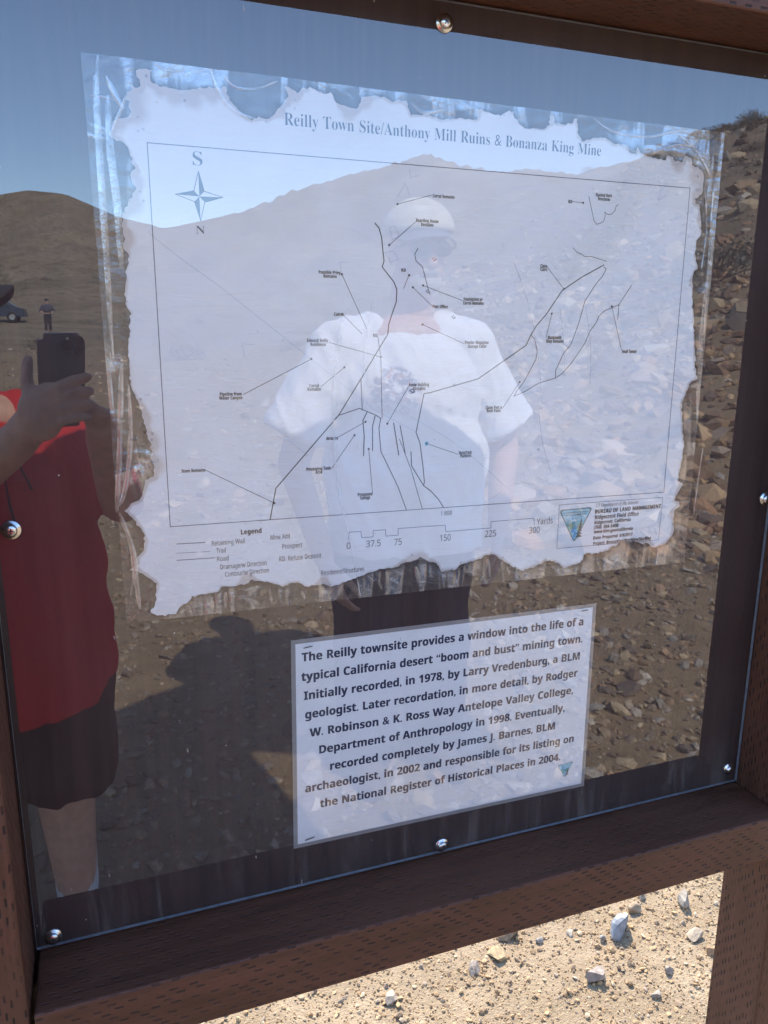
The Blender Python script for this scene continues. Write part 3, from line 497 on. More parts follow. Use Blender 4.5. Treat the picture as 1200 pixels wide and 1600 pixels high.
# ------------------------------------------------------------------ terrain
SK_AZ = np.array([-180, -120, -60, -30] + [a for a, e in DATA['skyline']] + [60, 80, 110, 150, 180], float)
SK_EL = np.array([2.5, 3.5, 5, 7] + [e for a, e in DATA['skyline']] + [13.5, 11, 6, 3, 2.5], float)
def terrain(x, y):
    r = np.hypot(x, y); az = np.degrees(np.arctan2(x, -y))     # 0 = straight out from the front of the sign, + towards +X
    el = np.interp(az, SK_AZ, SK_EL)
    Rg = np.interp(az, [-180, -60, 0, 9, 24, 34, 40, 50, 90, 180], [700, 500, 380, 380, 190, 120, 62, 46, 150, 700])
    r0 = np.interp(az, [-180, -60, 0, 20, 34, 45, 60, 100, 180], [60, 60, 58, 26, 12, 7, 7, 20, 60])
    base = .030 * np.clip(r - 3.2, 0, None) * np.interp(az, [-140, -60, 0, 90, 150], [0, 1, 1, 1, 0])
    base = np.minimum(base, 1.6 + .004 * r)
    H = Rg * np.tan(np.radians(el)) + CAM_H - np.minimum(.030 * (Rg - 3.2), 1.6 + .004 * Rg) * np.interp(az, [-140, -60, 0, 90, 150], [0, 1, 1, 1, 0])
    s = np.clip((r - r0) / (Rg - r0), 0, 1)
    hill = H * s ** 1.25
    beyond = np.clip((r - Rg) / Rg, 0, 1)
    hill = hill - H * .5 * beyond
    z = base + hill
    amp = np.clip((r - 2) / 40, 0, 1)
    z = z + fbm(x * .05, y * .05, 5, 3) * amp * np.clip(s * 14, .15, 5) * (1 - .75 * np.clip((s - .8) * 5, 0, 1)) * .8
    z = z - np.abs(fbm(x * .022 + 3, y * .022, 4, 61)) * 16 * np.clip(s * 3, 0, 1) * np.clip((Rg - 90) / 200, 0, 1) * (1 - np.clip((s - .85) * 7, 0, 1))
    z = z + fbm(x * .45, y * .45, 4, 9) * .10 * np.clip((r - 1.2) / 4, 0, 1)
    z = z + fbm(x * 3, y * 3, 4, 21) * .014 + fbm(x * 22, y * 22, 3, 31) * .004 * np.clip(3 - r, 0, 1)
    return z
NA, NR = 720, 250
rad = np.concatenate([[0.0], .12 * (1200 / .12) ** (np.arange(NR) / (NR - 1))])
ang = np.linspace(0, 2 * np.pi, NA, endpoint=False)
rr, aa = np.meshgrid(rad, ang, indexing='ij')
gx = (rr * np.sin(aa)).ravel(); gy = (rr * np.cos(aa)).ravel(); gz = terrain(gx, gy)
V = np.stack([gx, gy, gz], 1)
i = np.arange(NR)[:, None] * NA; j = np.arange(NA)[None, :]; j2 = (j + 1) % NA
F = np.stack([(i + j), (i + j2), (i + NA + j2), (i + NA + j)], -1).reshape(-1, 4)
F = F[:, ::-1]
gme = mesh_np('ground', V, F, True)
at = gme.attributes.new('far', 'FLOAT', 'POINT'); at.data.foreach_set('value', np.clip((np.hypot(gx, gy) - 9) / 30, 0, 1).astype(np.float32))
ground = tag(link('ground', gme, M['ground']), 'sandy stony desert ground rising to bare brown hills', None, None, 'structure')
def gz_at(x, y): return float(terrain(np.array([x]), np.array([y]))[0])

# ------------------------------------------------------------------ rocks
def ico(sub):
    bm = bmesh.new(); bmesh.ops.create_icosphere(bm, subdivisions=sub, radius=1.0)
    v = np.array([p.co[:] for p in bm.verts]); f = np.array([[q.index for q in p.verts] for p in bm.faces]); bm.free(); return v, f
ICO1 = ico(1); ICO2 = ico(2)
TINTS = np.array([(1.22, 1.18, 1.10)]) * np.array([(.30, .235, .165), (.36, .29, .20), (.24, .175, .125), (.20, .15, .115), (.30, .28, .26), (.40, .37, .33), (.17, .145, .13), (.36, .25, .17), (.42, .34, .24)])
def scatter(name, x, y, size, tints, sink=.25, flat=.6, base=ICO1, amp=.28, label=None, kind='stuff'):
    n = len(x); bv, bf = base; nv = len(bv)
    rot = rng.uniform(0, 2 * np.pi, n)
    rad_ = 1 + rng.uniform(-amp, amp, (n, nv))
    v = bv[None] * rad_[..., None]
    sx = size * rng.uniform(.7, 1.35, n); sy = size * rng.uniform(.6, 1.1, n); sz = size * rng.uniform(flat * .6, flat * 1.3, n)
    v = v * np.stack([sx, sy, sz], 1)[:, None, :]
    tx, ty = rng.normal(0, .3, n)[:, None], rng.normal(0, .3, n)[:, None]
    v[..., 2] += v[..., 0] * tx + v[..., 1] * ty
    c, s = np.cos(rot)[:, None], np.sin(rot)[:, None]
    X = v[..., 0] * c - v[..., 1] * s + x[:, None]; Y = v[..., 0] * s + v[..., 1] * c + y[:, None]
    Z = v[..., 2] + (terrain(x, y) + sz * (.5 - sink))[:, None]
    V = np.stack([X, Y, Z], -1).reshape(-1, 3)
    F = (bf[None] + (np.arange(n) * nv)[:, None, None]).reshape(-1, 3)
    me = mesh_np(name, V, F, False)
    col = tints[rng.integers(0, len(tints), n)] * rng.uniform(.75, 1.25, (n, 1))
    ca = me.color_attributes.new('tint', 'FLOAT_COLOR', 'POINT')
    ca.data.foreach_set('color', np.concatenate([np.repeat(col, nv, 0), np.ones((n * nv, 1))], 1).astype(np.float32).ravel())
    return tag(link(name, me, M['rock']), label, None, None, kind)
def psize(n, lo, hi, p=2.2): return lo * (1 - rng.uniform(0, 1, n) * (1 - (lo / hi) ** (p - 1))) ** (-1 / (p - 1))
GT = np.array([(1.05, .92, .75)]) * np.array([(.44, .35, .23), (.38, .29, .19), (.33, .25, .165), (.46, .39, .29), (.33, .29, .25), (.26, .21, .165), (.42, .31, .20)])
n = 38000
gxx = rng.uniform(-.1, 2.1, n); gyy = rng.uniform(.15, 1.5, n)
scatter('gravel', gxx, gyy, psize(n, 0.0015, .008, 2.9) , GT, .15, .8, label='fine sandy gravel on the sunlit ground beneath the sign')
# polar scatter over the side that the pane mirrors
def sector(n, a0, a1, r0, r1, p=1.0):
    a = np.radians(rng.uniform(a0, a1, n)); r = r0 + (r1 - r0) * rng.uniform(0, 1, n) ** p
    return r * np.sin(a), -r * np.cos(a)
x1, y1 = sector(20000, -14, 66, .9, 6.5, .8)
scatter('loose_rocks', x1, y1, psize(len(x1), .005, .032, 2.7), TINTS * .5 + .5 * np.array([(.30, .235, .165)]), .3, .6, label='loose stones strewn over the ground in front of the sign')
x1, y1 = sector(2600, 18, 60, 1.3, 8, .8)
scatter('angular_rocks', x1, y1, psize(len(x1), .014, .055, 2.6), TINTS, .2, .55, label='angular broken stones in front of the sign towards the right')
x2, y2 = sector(9000, 22, 62, 4.5, 26, 1.2)
k = vnoise(x2 * .35, y2 * .35, 5) + .45 > rng.uniform(0, 1, len(x2)) * .9
scatter('rubble', x2[k], y2[k], psize(int(k.sum()), .035, .22, 2.4), TINTS * np.array([1.05, .93, .85]), .25, .55, label='broken brown rubble covering the rocky slope')
x3, y3 = sector(9000, -14, 30, 5, 30, .9)
scatter('small_rubble', x3, y3, psize(len(x3), .012, .09, 2.7), TINTS, .3, .5, label='small stones and grit on the open ground in front of the sign')
x3, y3 = sector(4000, 24, 64, 14, 70, 1.1)
scatter('far_rocks', x3, y3, psize(len(x3), .07, .38, 2.6), TINTS, .25, .6, label='scattered rocks higher on the slope')

def single_rock(name, x, y, w, hgt, tint, seed, label, rot=0, pts=None):
    if name == 'stone' and seed > 1: tint = (tint[0] * .98, tint[1] * .89, tint[2] * .76)
    r = random.Random(seed); bv, bf = ico(3)
    v = bv.copy()
    # chop with a few random planes for angular facets
    for _ in range(13):
        nrm = np.array([r.gauss(0, 1), r.gauss(0, 1), r.gauss(0, .8)]); nrm /= np.linalg.norm(nrm); d = r.uniform(.42, .74)
        dd = v @ nrm - d; v = v - np.clip(dd, 0, None)[:, None] * nrm
    v += np.array([[r.uniform(-.012, .012) for _ in range(3)] for _ in range(len(v))])
    c, s = math.cos(rot), math.sin(rot)
    v = v * np.array([w / 2 * 1.5, w / 2 * 1.05, hgt / 2 * 1.6])
    v = np.stack([v[:, 0] * c - v[:, 1] * s, v[:, 0] * s + v[:, 1] * c, v[:, 2] + hgt * .32], 1)
    me = mesh_np(name, v, bf, False)
    ca = me.color_attributes.new('tint', 'FLOAT_COLOR', 'POINT')
    cc = np.tile(np.array([*tint, 1.0]), (len(v), 1)); cc[:, :3] *= np.array([[r.uniform(.85, 1.15)] for _ in range(len(v))])
    ca.data.foreach_set('color', cc.astype(np.float32).ravel())
    me.materials.append(M['rock'])
    o = bpy.data.objects.new(name, me); o.location = (x, y, gz_at(x, y)); C.objects.link(o)
    return tag(o, label, 'rock', 'stones lying around the sign')
for a in [
 ('stone', 1.131, .661, .062, .045, (0.27, 0.28, 0.29), 1, 'largest angular blue-grey stone on the sunlit sand below the rail', .6),
 ('stone', 1.213, .709, .036, .020, (0.37, 0.30, 0.22), 2, 'small pinkish tan stone close under the rail, above the blue-grey one', .2),
 ('stone', 1.350, .685, .042, .036, (0.34, 0.32, 0.29), 3, 'upright pale stone nearest the right-hand wooden post', 1.2),
 ('stone', 1.297, .583, .044, .018, (0.34, 0.30, 0.25), 4, 'flat cream stone beside the right-hand post', 0),
 ('stone', .803, .690, .050, .020, (0.35, 0.29, 0.19), 5, 'tan triangular flat stone half under the bottom rail', 1.9),
 ('stone', .860, .735, .060, .030, (0.30, 0.23, 0.16), 6, 'brown wedge of stone just emerging from behind the rail edge', .3),
 ('stone', .734, .673, .038, .018, (0.34, 0.30, 0.27), 7, 'grey-tan flat stone to the left of the triangular one', .9),
 ('stone', .985, .553, .048, .030, (0.30, 0.27, 0.26), 8, 'cluster-like dark grey rough stone at the lower middle of the sand', .4),
 ('stone', 1.010, .692, .024, .014, (0.37, 0.34, 0.30), 9, 'small whitish stone just left of the largest blue-grey stone', .8),
 ('stone', .927, .700, .020, .012, (0.32, 0.31, 0.30), 10, 'tiny grey stone midway between the brown wedge and the whitish stone', .1),
 ('stone', 1.263, .741, .028, .018, (0.36, 0.32, 0.27), 11, 'little buff stone touching the rail shadow near the post', .7),
 ('stone', 1.160, .513, .026, .016, (0.32, 0.28, 0.25), 12, 'small buff-grey stone directly below the blue-grey stone', .3),
 ('stone', 1.298, .531, .022, .016, (0.37, 0.25, 0.16), 13, 'small orange-brown stone against the right-hand post', .5),
 ('stone', .526, .664, .036, .016, (0.34, 0.31, 0.28), 14, 'pale flat stone far left in the strip of sand', 1.0),
 ('stone', 1.075, .648, .018, .014, (0.30, 0.30, 0.30), 15, 'tiny blue-grey stone left of the largest one', .2),
 ('stone', 1.09, .47, .024, .012, (0.34, 0.32, 0.29), 16, 'small grey-cream stone low in the strip of sand', .2),
 ('rock', 23.2, -23.7, 1.05, .5, (0.39, 0.29, 0.19), 21, 'big pale orange boulder high on the reflected slope', .5),
 ('rock', 7.9, -9.1, .36, .2, (0.39, 0.27, 0.21), 22, 'pinkish rock among the rubble reflected beneath the map border', .2),
 ('rock', 3.835, -3.775, .26, .12, (0.39, 0.30, 0.19), 23, 'flat orange-tan rock reflected at the lower right of the map', 2.2),
 ('rock', 2.074, -1.976, .055, .04, (0.30, 0.27, 0.23), 24, 'round pale stone reflected right of the notice', .2),
 ('rock', 1.991, -1.738, .12, .035, (0.16, 0.13, 0.11), 25, 'dark flat slab reflected right of the notice', 2.4),
 ('rock', -.141, -1.50, .045, .03, (0.39, 0.36, 0.34), 26, 'whitish stone reflected beside the red-shirted man\'s foot', .2),
 ('rock', -.085, -1.47, .03, .02, (0.30, 0.27, 0.23), 27, 'small buff stone reflected right of the whitish one', .2),
]: single_rock(a[0], a[1], a[2], a[3], a[4], a[5], a[6], a[7], a[8])

# ------------------------------------------------------------------ the sign kiosk
Z = lambda z: z + CAM_H
kiosk = empty('sign_kiosk', (.326, 0, 0), 'dark brown wooden trail sign kiosk with a clear acrylic front', 'sign')
PXL, PXR = -.0890, .7415
YF, YB = -.0725, .0070
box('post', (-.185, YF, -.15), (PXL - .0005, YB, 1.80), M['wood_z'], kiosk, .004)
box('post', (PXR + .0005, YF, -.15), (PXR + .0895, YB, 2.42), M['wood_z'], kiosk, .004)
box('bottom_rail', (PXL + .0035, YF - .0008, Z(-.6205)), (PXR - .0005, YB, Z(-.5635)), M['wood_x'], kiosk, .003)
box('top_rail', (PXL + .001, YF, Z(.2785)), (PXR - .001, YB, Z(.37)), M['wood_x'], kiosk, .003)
box('backing_board', (-.16, .0072, Z(-.605)), (.80, .0260, Z(.40)), M['backing'], kiosk)
# header boards above the panel
zz = Z(.372)
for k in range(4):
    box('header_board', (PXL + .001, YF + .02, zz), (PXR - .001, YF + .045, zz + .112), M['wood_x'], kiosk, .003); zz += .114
# gabled roof: boards on two slopes
roof_ridge = (.95, 2.50)
for side, xe, ze in ((-1, -.27, 1.77), (1, 1.70, 2.07)):
    x0, z0 = roof_ridge; L = math.hypot(xe - x0, ze - z0); nb = 11
    for k in range(nb):
        a, b = k / nb, (k + .96) / nb
        bm = bmesh.new()
        pa = Vector((x0 + (xe - x0) * a, 0, z0 + (ze - z0) * a)); pb = Vector((x0 + (xe - x0) * b, 0, z0 + (ze - z0) * b))
        up_ = Vector((0, 0, .022)); vs = []
        for yy in (-.30, .30):
            for p in (pa, pb, pb + up_, pa + up_): vs.append(bm.verts.new(p + Vector((0, yy, 0))))
        for f in ((0, 1, 2, 3), (7, 6, 5, 4), (0, 4, 5, 1), (1, 5, 6, 2), (2, 6, 7, 3), (3, 7, 4, 0)): bm.faces.new([vs[q] for q in f])
        link('roof_board', bm_mesh('roof_board', bm), M['brown_board'], kiosk)
    for yy in (-.325, .303):   # gable end trim
        bm = bmesh.new(); q = []
        for dy in (0, .02):
            for p in ((x0, z0 + .03), (xe, ze + .03), (xe, ze - .06), (x0, z0 - .07)): q.append(bm.verts.new((p[0], yy + dy, p[1])))
        for f in ((0, 1, 2, 3), (7, 6, 5, 4), (0, 4, 5, 1), (1, 5, 6, 2), (2, 6, 7, 3), (3, 7, 4, 0)): bm.faces.new([q[w] for w in f])
        link('roof_trim', bm_mesh('roof_trim', bm), M['brown_board'], kiosk)
box('crossbeam', (PXR + .10, -.055, 2.18), (1.55, .03, 2.28), M['brown_board'], kiosk, .003)
# acrylic pane
bm = box_bm((-.0868, 0.0, Z(-.5602)), (.7397, .0036, Z(.2762)))
me = bm_mesh('acrylic_pane', bm)
pane = link('acrylic_pane', me, [M['pane'], M['pane_clear'], M['pane_edge']], kiosk)
for p in me.polygons:
    p.material_index = 0 if p.normal.y < -.9 else (1 if p.normal.y > .9 else 2)
# screws with washers
for sx, sz in DATA['screws']:
    w = lathe('screw', [(.0078, 0.0), (.0080, .0006), (.0076, .0013), (.0052, .0013), (.0050, .0030), (.0046, .0040), (.0036, .0047), (.0020, .0050), (.0001, .00505)], (sx, -.0001, sz), (random.uniform(-.03, .03), -1, random.uniform(-.03, .03)), M['steel'], kiosk, 32)
    a0 = random.uniform(0, 1.5); bm = bmesh.new()
    for a in (a0, a0 + math.pi / 2):
        c, s = math.cos(a), math.sin(a)
        b = []
        for dy in (-.0053, -.0040):
            for u, v in ((-.0024, -.00045), (.0024, -.00045), (.0024, .00045), (-.0024, .00045)):
                b.append(bm.verts.new((sx + u * c - v * s, dy, sz + u * s + v * c)))
        for f in ((0, 1, 2, 3), (7, 6, 5, 4), (0, 4, 5, 1), (1, 5, 6, 2), (2, 6, 7, 3), (3, 7, 4, 0)): bm.faces.new([b[q] for q in f])
        for v in b[:4]: pass
    link('screw_recess', bm_mesh('screw_recess', bm), M['steel_dark'], w)

# ------------------------------------------------------------------ laminated map
YP = .0066
mp = empty('laminated_map', (.32, YP, 1.19), 'large weather-torn laminated town site map under the acrylic', 'map')
paper_pts = roughen(DATA['paper'], .0022, .00055, 3)
STN = [((0.051, 1.642), 0.018), ((0.044, 1.627), 0.022), ((0.046, 1.616), 0.018), ((0.033, 1.607), 0.014), ((0.066, 1.634), 0.012), ((0.078, 1.631), 0.014), ((0.09, 1.631), 0.016), ((0.106, 1.635), 0.014), ((0.171, 1.641), 0.014), ((0.221, 1.631), 0.012),
       ((0.163, 1.625), 0.006), ((0.236, 1.641), 0.01), ((0.342, 1.642), 0.006), ((0.57, 1.616), 0.012), ((0.595, 1.607), 0.016), ((0.6, 1.589), 0.014), ((0.606, 1.564), 0.01), ((0.04, 1.565), 0.014), ((0.039, 1.547), 0.014), ((0.033, 1.522), 0.012), ((0.037, 1.379), 0.014), ((0.04, 1.357), 0.018),
       ((0.043, 1.336), 0.016), ((0.29, 1.224), 0.02), ((0.12, 1.226), 0.01), ((0.194, 1.216), 0.008), ((0.571, 1.218), 0.01), ((0.604, 1.253), 0.008), ((0.601, 1.503), 0.006), ((0.612, 1.389), 0.007), ((0.61, 1.279), 0.008)]
def stain(x, z):
    d, ins = dist_to_poly(x, z, DATA['paper'])
    s = np.zeros_like(x)
    for (a, b), r in STN: s = np.maximum(s, 1 - np.hypot(x - a, z - b) / (r * 1.25))
    edge = np.clip(1 - d / .0045, 0, 1)
    return np.clip(np.clip(s, 0, 1) * .9 + edge * .95 * (.35 + np.clip(fbm(x * 20, z * 20, 3, 4) + .5, 0, 1.2)), 0, 1)
sheet('map_paper', paper_pts, YP, .0035, M['paper'], mp, 'stain', stain)
film_pts = roughen(DATA['film'], .02, .00015, 5)
def margin(x, z):
    d, ins = dist_to_poly(x, z, DATA['paper']); return np.where(ins, 0.0, np.clip(d / .003, 0, 1))
fl = sheet('laminate_film', film_pts, YP - .0012, .006, M['film'], mp, 'margin', margin, warp=lambda x, z: fbm(x * 26, z * 26, 3, 14) * .0005)
YI = YP - .00012
for k_, pw in enumerate(DATA['paths']): lines_obj('path_line', [pw], YI - k_ * 2e-6, M['ink'], mp)
for l in DATA['leaders']:
    ll = lines_obj('leader_line', [(l, .0005)], YI - .00004, M['ink'], mp)
    bm = bmesh.new(); x, z = l[0]; bmesh.ops.create_circle(bm, cap_ends=True, segments=10, radius=.0011, matrix=Matrix.Translation((x, YI - .00009, z)) @ Matrix.Rotation(math.pi / 2, 4, 'X'))
    link('dot', bm_mesh('dot', bm), M['ink'], ll)
for l in DATA['faint']: lines_obj('faint_line', [(l, .0005)], YI + .00003, M['ink_faint'], mp)
fr = DATA['frame']; lines_obj('map_border', [(fr + fr[:1], .0007)], YI - .00006, M['ink_grey'], mp)
bx = DATA['box']; lines_obj('credit_box', [(bx + bx[:1], .0005)], YI - .00006, M['ink_grey'], mp)
for lw in DATA['legend']: lines_obj('legend_line', [lw], YI, M['ink_grey'], mp)
lines_obj('scale_bar', [(DATA['scale'], .0006)], YI, M['ink_grey'], mp)
# the small cyan ring at the water tank and the little marks
wx, wz = DATA['leaders'][16][0]
ring = [(wx + .0016 * math.cos(a * math.pi / 6), wz + .0016 * math.sin(a * math.pi / 6)) for a in range(13)]
lines_obj('tank_ring', [(ring, .0009)], YI - .0001, M['cyan'], mp)
def squiggle(x, z, s):
    return [([(x - s, z), (x, z + s * .6), (x + s * .8, z - s * .2), (x, z - s * .5), (x - s, z)], s * .25), ([(x - s * .3, z - s * .8), (x + s, z - s * .4)], s * .2)]
for k_ in [(.3245, 1.4638, .0022), (.2975, 1.4867, .002), (.3275, 1.4, .0016), (.3035, 1.5155, .0022), (.4245, 1.333, .0014), (.2455, 1.2128, .003), (.2835, 1.3955, .003), (.571, 1.2268, .0022)]: lines_obj('structure_mark', squiggle(*k_), YI - .0001, M['ink_grey'], mp)
def crease_mat(name, gf, dfac):
    t = NT(name)
    v = t.coord(); n = t.noise(t.coord((1, 1, 1)), 120, 3, .6); m = t.mapr(t.noise(v, 60, 3, .6), .3, .6, .25, 1)
    gl = t.n('BsdfGlossy'); gl.inputs['Roughness'].default_value = .14; t.set(gl.inputs['Normal'], t.bump(n, .5, .001))
    tr = t.n('BsdfTransparent'); df = t.n('BsdfDiffuse'); df.inputs[0].default_value = (.8, .82, .84, 1)
    mx = t.n('MixShader'); t.set(mx.inputs[0], t.math('MULTIPLY', m, gf)); t.set(mx.inputs[1], tr.outputs[0]); t.set(mx.inputs[2], gl.outputs[0])
    m2 = t.n('MixShader'); t.set(m2.inputs[0], t.math('MULTIPLY', m, dfac)); t.set(m2.inputs[1], mx.outputs[0]); t.set(m2.inputs[2], df.outputs[0])
    return t.done(m2.outputs[0])
M['crease'] = crease_mat('lifted_film_crease', .36, .10); M['scuff'] = crease_mat('painted_crinkle_glint', .15, .55)
def strip(name, pts, w, y, lift, mat, parent, seed=0):
    P_ = []                                        # smooth the line, then sweep an arched cross-section along it
    for i in range(len(pts) - 1):
        p0 = pts[max(i - 1, 0)]; p1 = pts[i]; p2 = pts[i + 1]; p3 = pts[min(i + 2, len(pts) - 1)]
        for k in range(8):
            t = k / 8
            P_.append([.5 * (2 * p1[j] + (p2[j] - p0[j]) * t + (2 * p0[j] - 5 * p1[j] + 4 * p2[j] - p3[j]) * t * t + (3 * p1[j] - p0[j] - 3 * p2[j] + p3[j]) * t ** 3) for j in (0, 1)])
    P_.append(list(pts[-1])); P_ = np.array(P_); T = np.gradient(P_, axis=0); T /= np.linalg.norm(T, axis=1)[:, None] + 1e-9
    Nn = np.stack([-T[:, 1], T[:, 0]], 1); m = len(P_); u = np.linspace(0, 1, m)
    ww = w * (.25 + .75 * np.sin(np.pi * np.clip(u * .94 + .03, 0, 1)) ** .6) * (1 + .35 * fbm(u * 9 + seed, u * 0 + seed, 2, 8))
    V = []
    for c in (-1, -.5, 0, .5, 1):
        q = P_ + Nn * (ww * c / 2)[:, None]; V.append(np.stack([q[:, 0], np.full(m, y) - lift * (1 - c * c), q[:, 1]], 1))
    V = np.concatenate(V); F = []
    for a in range(4):
        for k in range(m - 1): F.append((a * m + k, a * m + k + 1, (a + 1) * m + k + 1, (a + 1) * m + k))
    return link(name, mesh_np(name, V, np.array(F), True), mat, parent)
for k_, (pts, w_) in enumerate(DATA['creases']): strip('film_crease', pts, w_, YP - .0021 - k_ * 4e-6, .0007, M['crease'], mp, k_ * 1.7)
for k_, (pts, w_) in enumerate(DATA['crinkle_glints']): strip('film_crinkle_glint', pts, w_, YP - .0020 - k_ * 4e-6, .0001, M['scuff'], mp, k_ * 2.3)  # white strips painted on as the highlights of crinkles
# compass rose
n_, e_, s_, w_, c_ = [Vector(p) for p in DATA['compass']]
q = .0042
inn = [c_ + Vector((q, q)), c_ + Vector((q, -q)), c_ + Vector((-q, -q)), c_ + Vector((-q, q))]
dark = [[n_, c_, inn[0]], [e_, c_, inn[1]], [s_, c_, inn[2]], [w_, c_, inn[3]]]
poly_obj('compass_rose', [([tuple(p) for p in t], 0) for t in dark], YI, 0, [M['ink_navy']], mp)
lines_obj('compass_outline', [([tuple(p) for p in (n_, inn[0], e_, inn[1], s_, inn[2], w_, inn[3], n_)], .0005)], YI - .00005, M['ink_navy'], mp)
# printed words
for st, tx, x0, x1, zc, ch in DATA['texts']:
    mat = M['ink_navy'] if st == 'title' else M['ink']
    nm = {'title': 'title_text', 'bold': 'label_text', 'plain': 'legend_text', 'plainb': 'credit_text', 'ital': 'credit_text'}[st]
    tl = 0.0
    text_obj(nm, tx, x0, x1, zc, ch, YI - .00015, mat, mp, st, tl)

def emblem(name, pts, y, parent, words):
    A, B, Cc = [Vector(p) for p in pts]
    ctr = (A + B + Cc) / 3
    def rnd(k, f):
        out = []
        P3 = [ctr + (p - ctr) * f for p in (A, B, Cc)]
        for i in range(3):
            p, pv, nx = P3[i], P3[i - 1], P3[(i + 1) % 3]
            a = p + (pv - p) * k; b = p + (nx - p) * k
            for j in range(6):
                t = j / 5; out.append(tuple(a * (1 - t) ** 2 + p * 2 * t * (1 - t) + b * t * t))
        return out
    u = B - A; v = Cc - (A + B) / 2
    L = lambda s, t: tuple((A + B) / 2 + u * s + v * t)     # s -0.5..0.5 across, t 0..1 down
    polys = [(rnd(.12, 1.0), 0), (rnd(.13, .90), 1),
        ([L(-.30, .40), L(-.20, .30), L(-.10, .36), L(0, .27), L(.10, .36), L(.18, .30), L(.25, .40), L(.20, .48), L(-.22, .48)], 2),
        ([L(-.13, .36), L(-.04, .30), L(.0, .31), L(.05, .345), L(.0, .37), L(-.03, .345), L(-.06, .375)], 3),
        ([L(-.26, .46), L(-.12, .42), L(.05, .46), L(.24, .43), L(.16, .60), L(-.18, .60)], 4),
        ([L(-.12, .60), L(.02, .52), L(-.06, .48), L(.04, .47), L(.08, .54), L(-.02, .62), L(.06, .72), L(.0, .84), L(-.04, .90), L(-.06, .84), L(.0, .70), L(-.14, .66)], 5)]
    tr = []
    for k in range(6):
        t0 = .30 + k * .085; w = .018 + k * .017
        tr.append(([L(.17 - w - k * .012, t0 + .11), L(.175 - k * .012, t0), L(.18 + w - k * .012, t0 + .11)], 6))
    tr.append(([L(.165, .28), L(.185, .28), L(.10, .88), L(.085, .88)], 6))
    return poly_obj(name, polys + tr, y, 0, [M['emb_border'], M['teal_light'], M['teal'], M['white_ink'], M['green_ink'], M['river'], M['tree_ink']], parent), L
eo, L = emblem('agency_emblem', DATA['emblem'], YI - .0001, mp, True)
for i_, (t, ww) in enumerate((("U.S. DEPARTMENT OF THE INTERIOR", .78), ("BUREAU OF LAND MANAGEMENT", .62))):
    a = L(-.5 * ww, .105 + .07 * i_); b = L(.5 * ww, .105 + .07 * i_)
    text_obj('emblem_text', t, a[0], b[0], (a[1] + b[1]) / 2, .0013, YI - .0004, M['emb_border'], mp, 'plainb')

# ------------------------------------------------------------------ laminated notice
nt = empty('laminated_notice', (.335, YP, 1.045), 'white laminated paragraph notice in bold navy type below the map', 'notice')
nq = DATA['notice']
sheet('notice_film', roughen(nq, .02, .0001, 8), YP - .0009, .008, M['film_notice'], nt, 'margin', lambda x, z: x * 0, warp=lambda x, z: fbm(x * 14, z * 14, 3, 44) * .0006)
cx_ = sum(p[0] for p in nq) / 4; cz_ = sum(p[1] for p in nq) / 4
inq = [(cx_ + (p[0] - cx_) * .975, cz_ + (p[1] - cz_) * .962) for p in nq]
def stain2(x, z): return np.clip(1 - np.hypot(x - .47, z - .94) / .06, 0, 1) * .35
sheet('notice_paper', inq, YP, .01, M['paper2'], nt, 'stain', stain2)
# grey laminate rim seen around the paper
rim = []
for a, b, c, d in zip(nq, nq[1:] + nq[:1], inq[1:] + inq[:1], inq): rim.append(([a, b, c, d], 0))
M['rim'] = simple('laminate_rim', (.30, .27, .25), .35)
poly_obj('laminate_rim', rim, YP + .0001, 0, [M['rim']], nt)
for i_, (t, x0, x1, zc) in enumerate(DATA['notice_lines']):
    text_obj('notice_text', t, x0, x1, 1.1385 - .02045 * i_, .0088, YI, M['ink_text'], nt, 'body', -.012)
emblem('agency_emblem', DATA['emblem2'], YI - .0001, nt, False)
sx0, sz0 = nq[3]; 
for (a, b) in (((sx0 + .012, sz0 + .008), (sx0 + .022, sz0 + .0095)), ((nq[0][0] + .012, nq[0][1] - .009), (nq[0][0] + .021, nq[0][1] - .008)), ((nq[1][0] - .02, nq[1][1] - .0065), (nq[1][0] - .011, nq[1][1] - .006))):
    bm = bmesh.new(); d = Vector((b[0] - a[0], 0, b[1] - a[1])); mid = Vector(((a[0] + b[0]) / 2, YP - .0014, (a[1] + b[1]) / 2))
    bmesh.ops.create_cube(bm, size=1, matrix=Matrix.Translation(mid) @ Matrix.Rotation(-math.atan2(d.z, d.x), 4, 'Y') @ Matrix.Diagonal((d.length, .0005, .0008, 1)))
    link('staple', bm_mesh('staple', bm), M['steel_dark'], nt)

# ------------------------------------------------------------------ people
def sph(p, r, sub=2, sc=(1, 1, 1), rot=None):
    v, f = ICO2 if sub == 2 else ICO3
    v = v * r * np.array(sc)
    if rot is not None: v = v @ np.array(Matrix.Rotation(rot[0], 3, rot[1])).T
    return v + np.array(p), f
ICO3 = ico(3)
def cap(p0, r0, p1, r1, seg=16):
    p0, p1 = Vector(p0), Vector(p1); q = Vector((0, 0, 1)).rotation_difference((p1 - p0).normalized())
    a = np.arange(seg) * 2 * np.pi / seg; V = []
    for p, r in ((p0, r0), (p1, r1)):
        for t in a: V.append(p + q @ Vector((r * math.cos(t), r * math.sin(t), 0)))
    V += [p0, p1]; F = []
    for k in range(seg):
        k2 = (k + 1) % seg
        F += [(k, k2, seg + k2), (k, seg + k2, seg + k), (2 * seg, k2, k), (2 * seg + 1, seg + k, seg + k2)]
    return [(np.array(V), np.array(F)), sph(p0, r0), sph(p1, r1)]
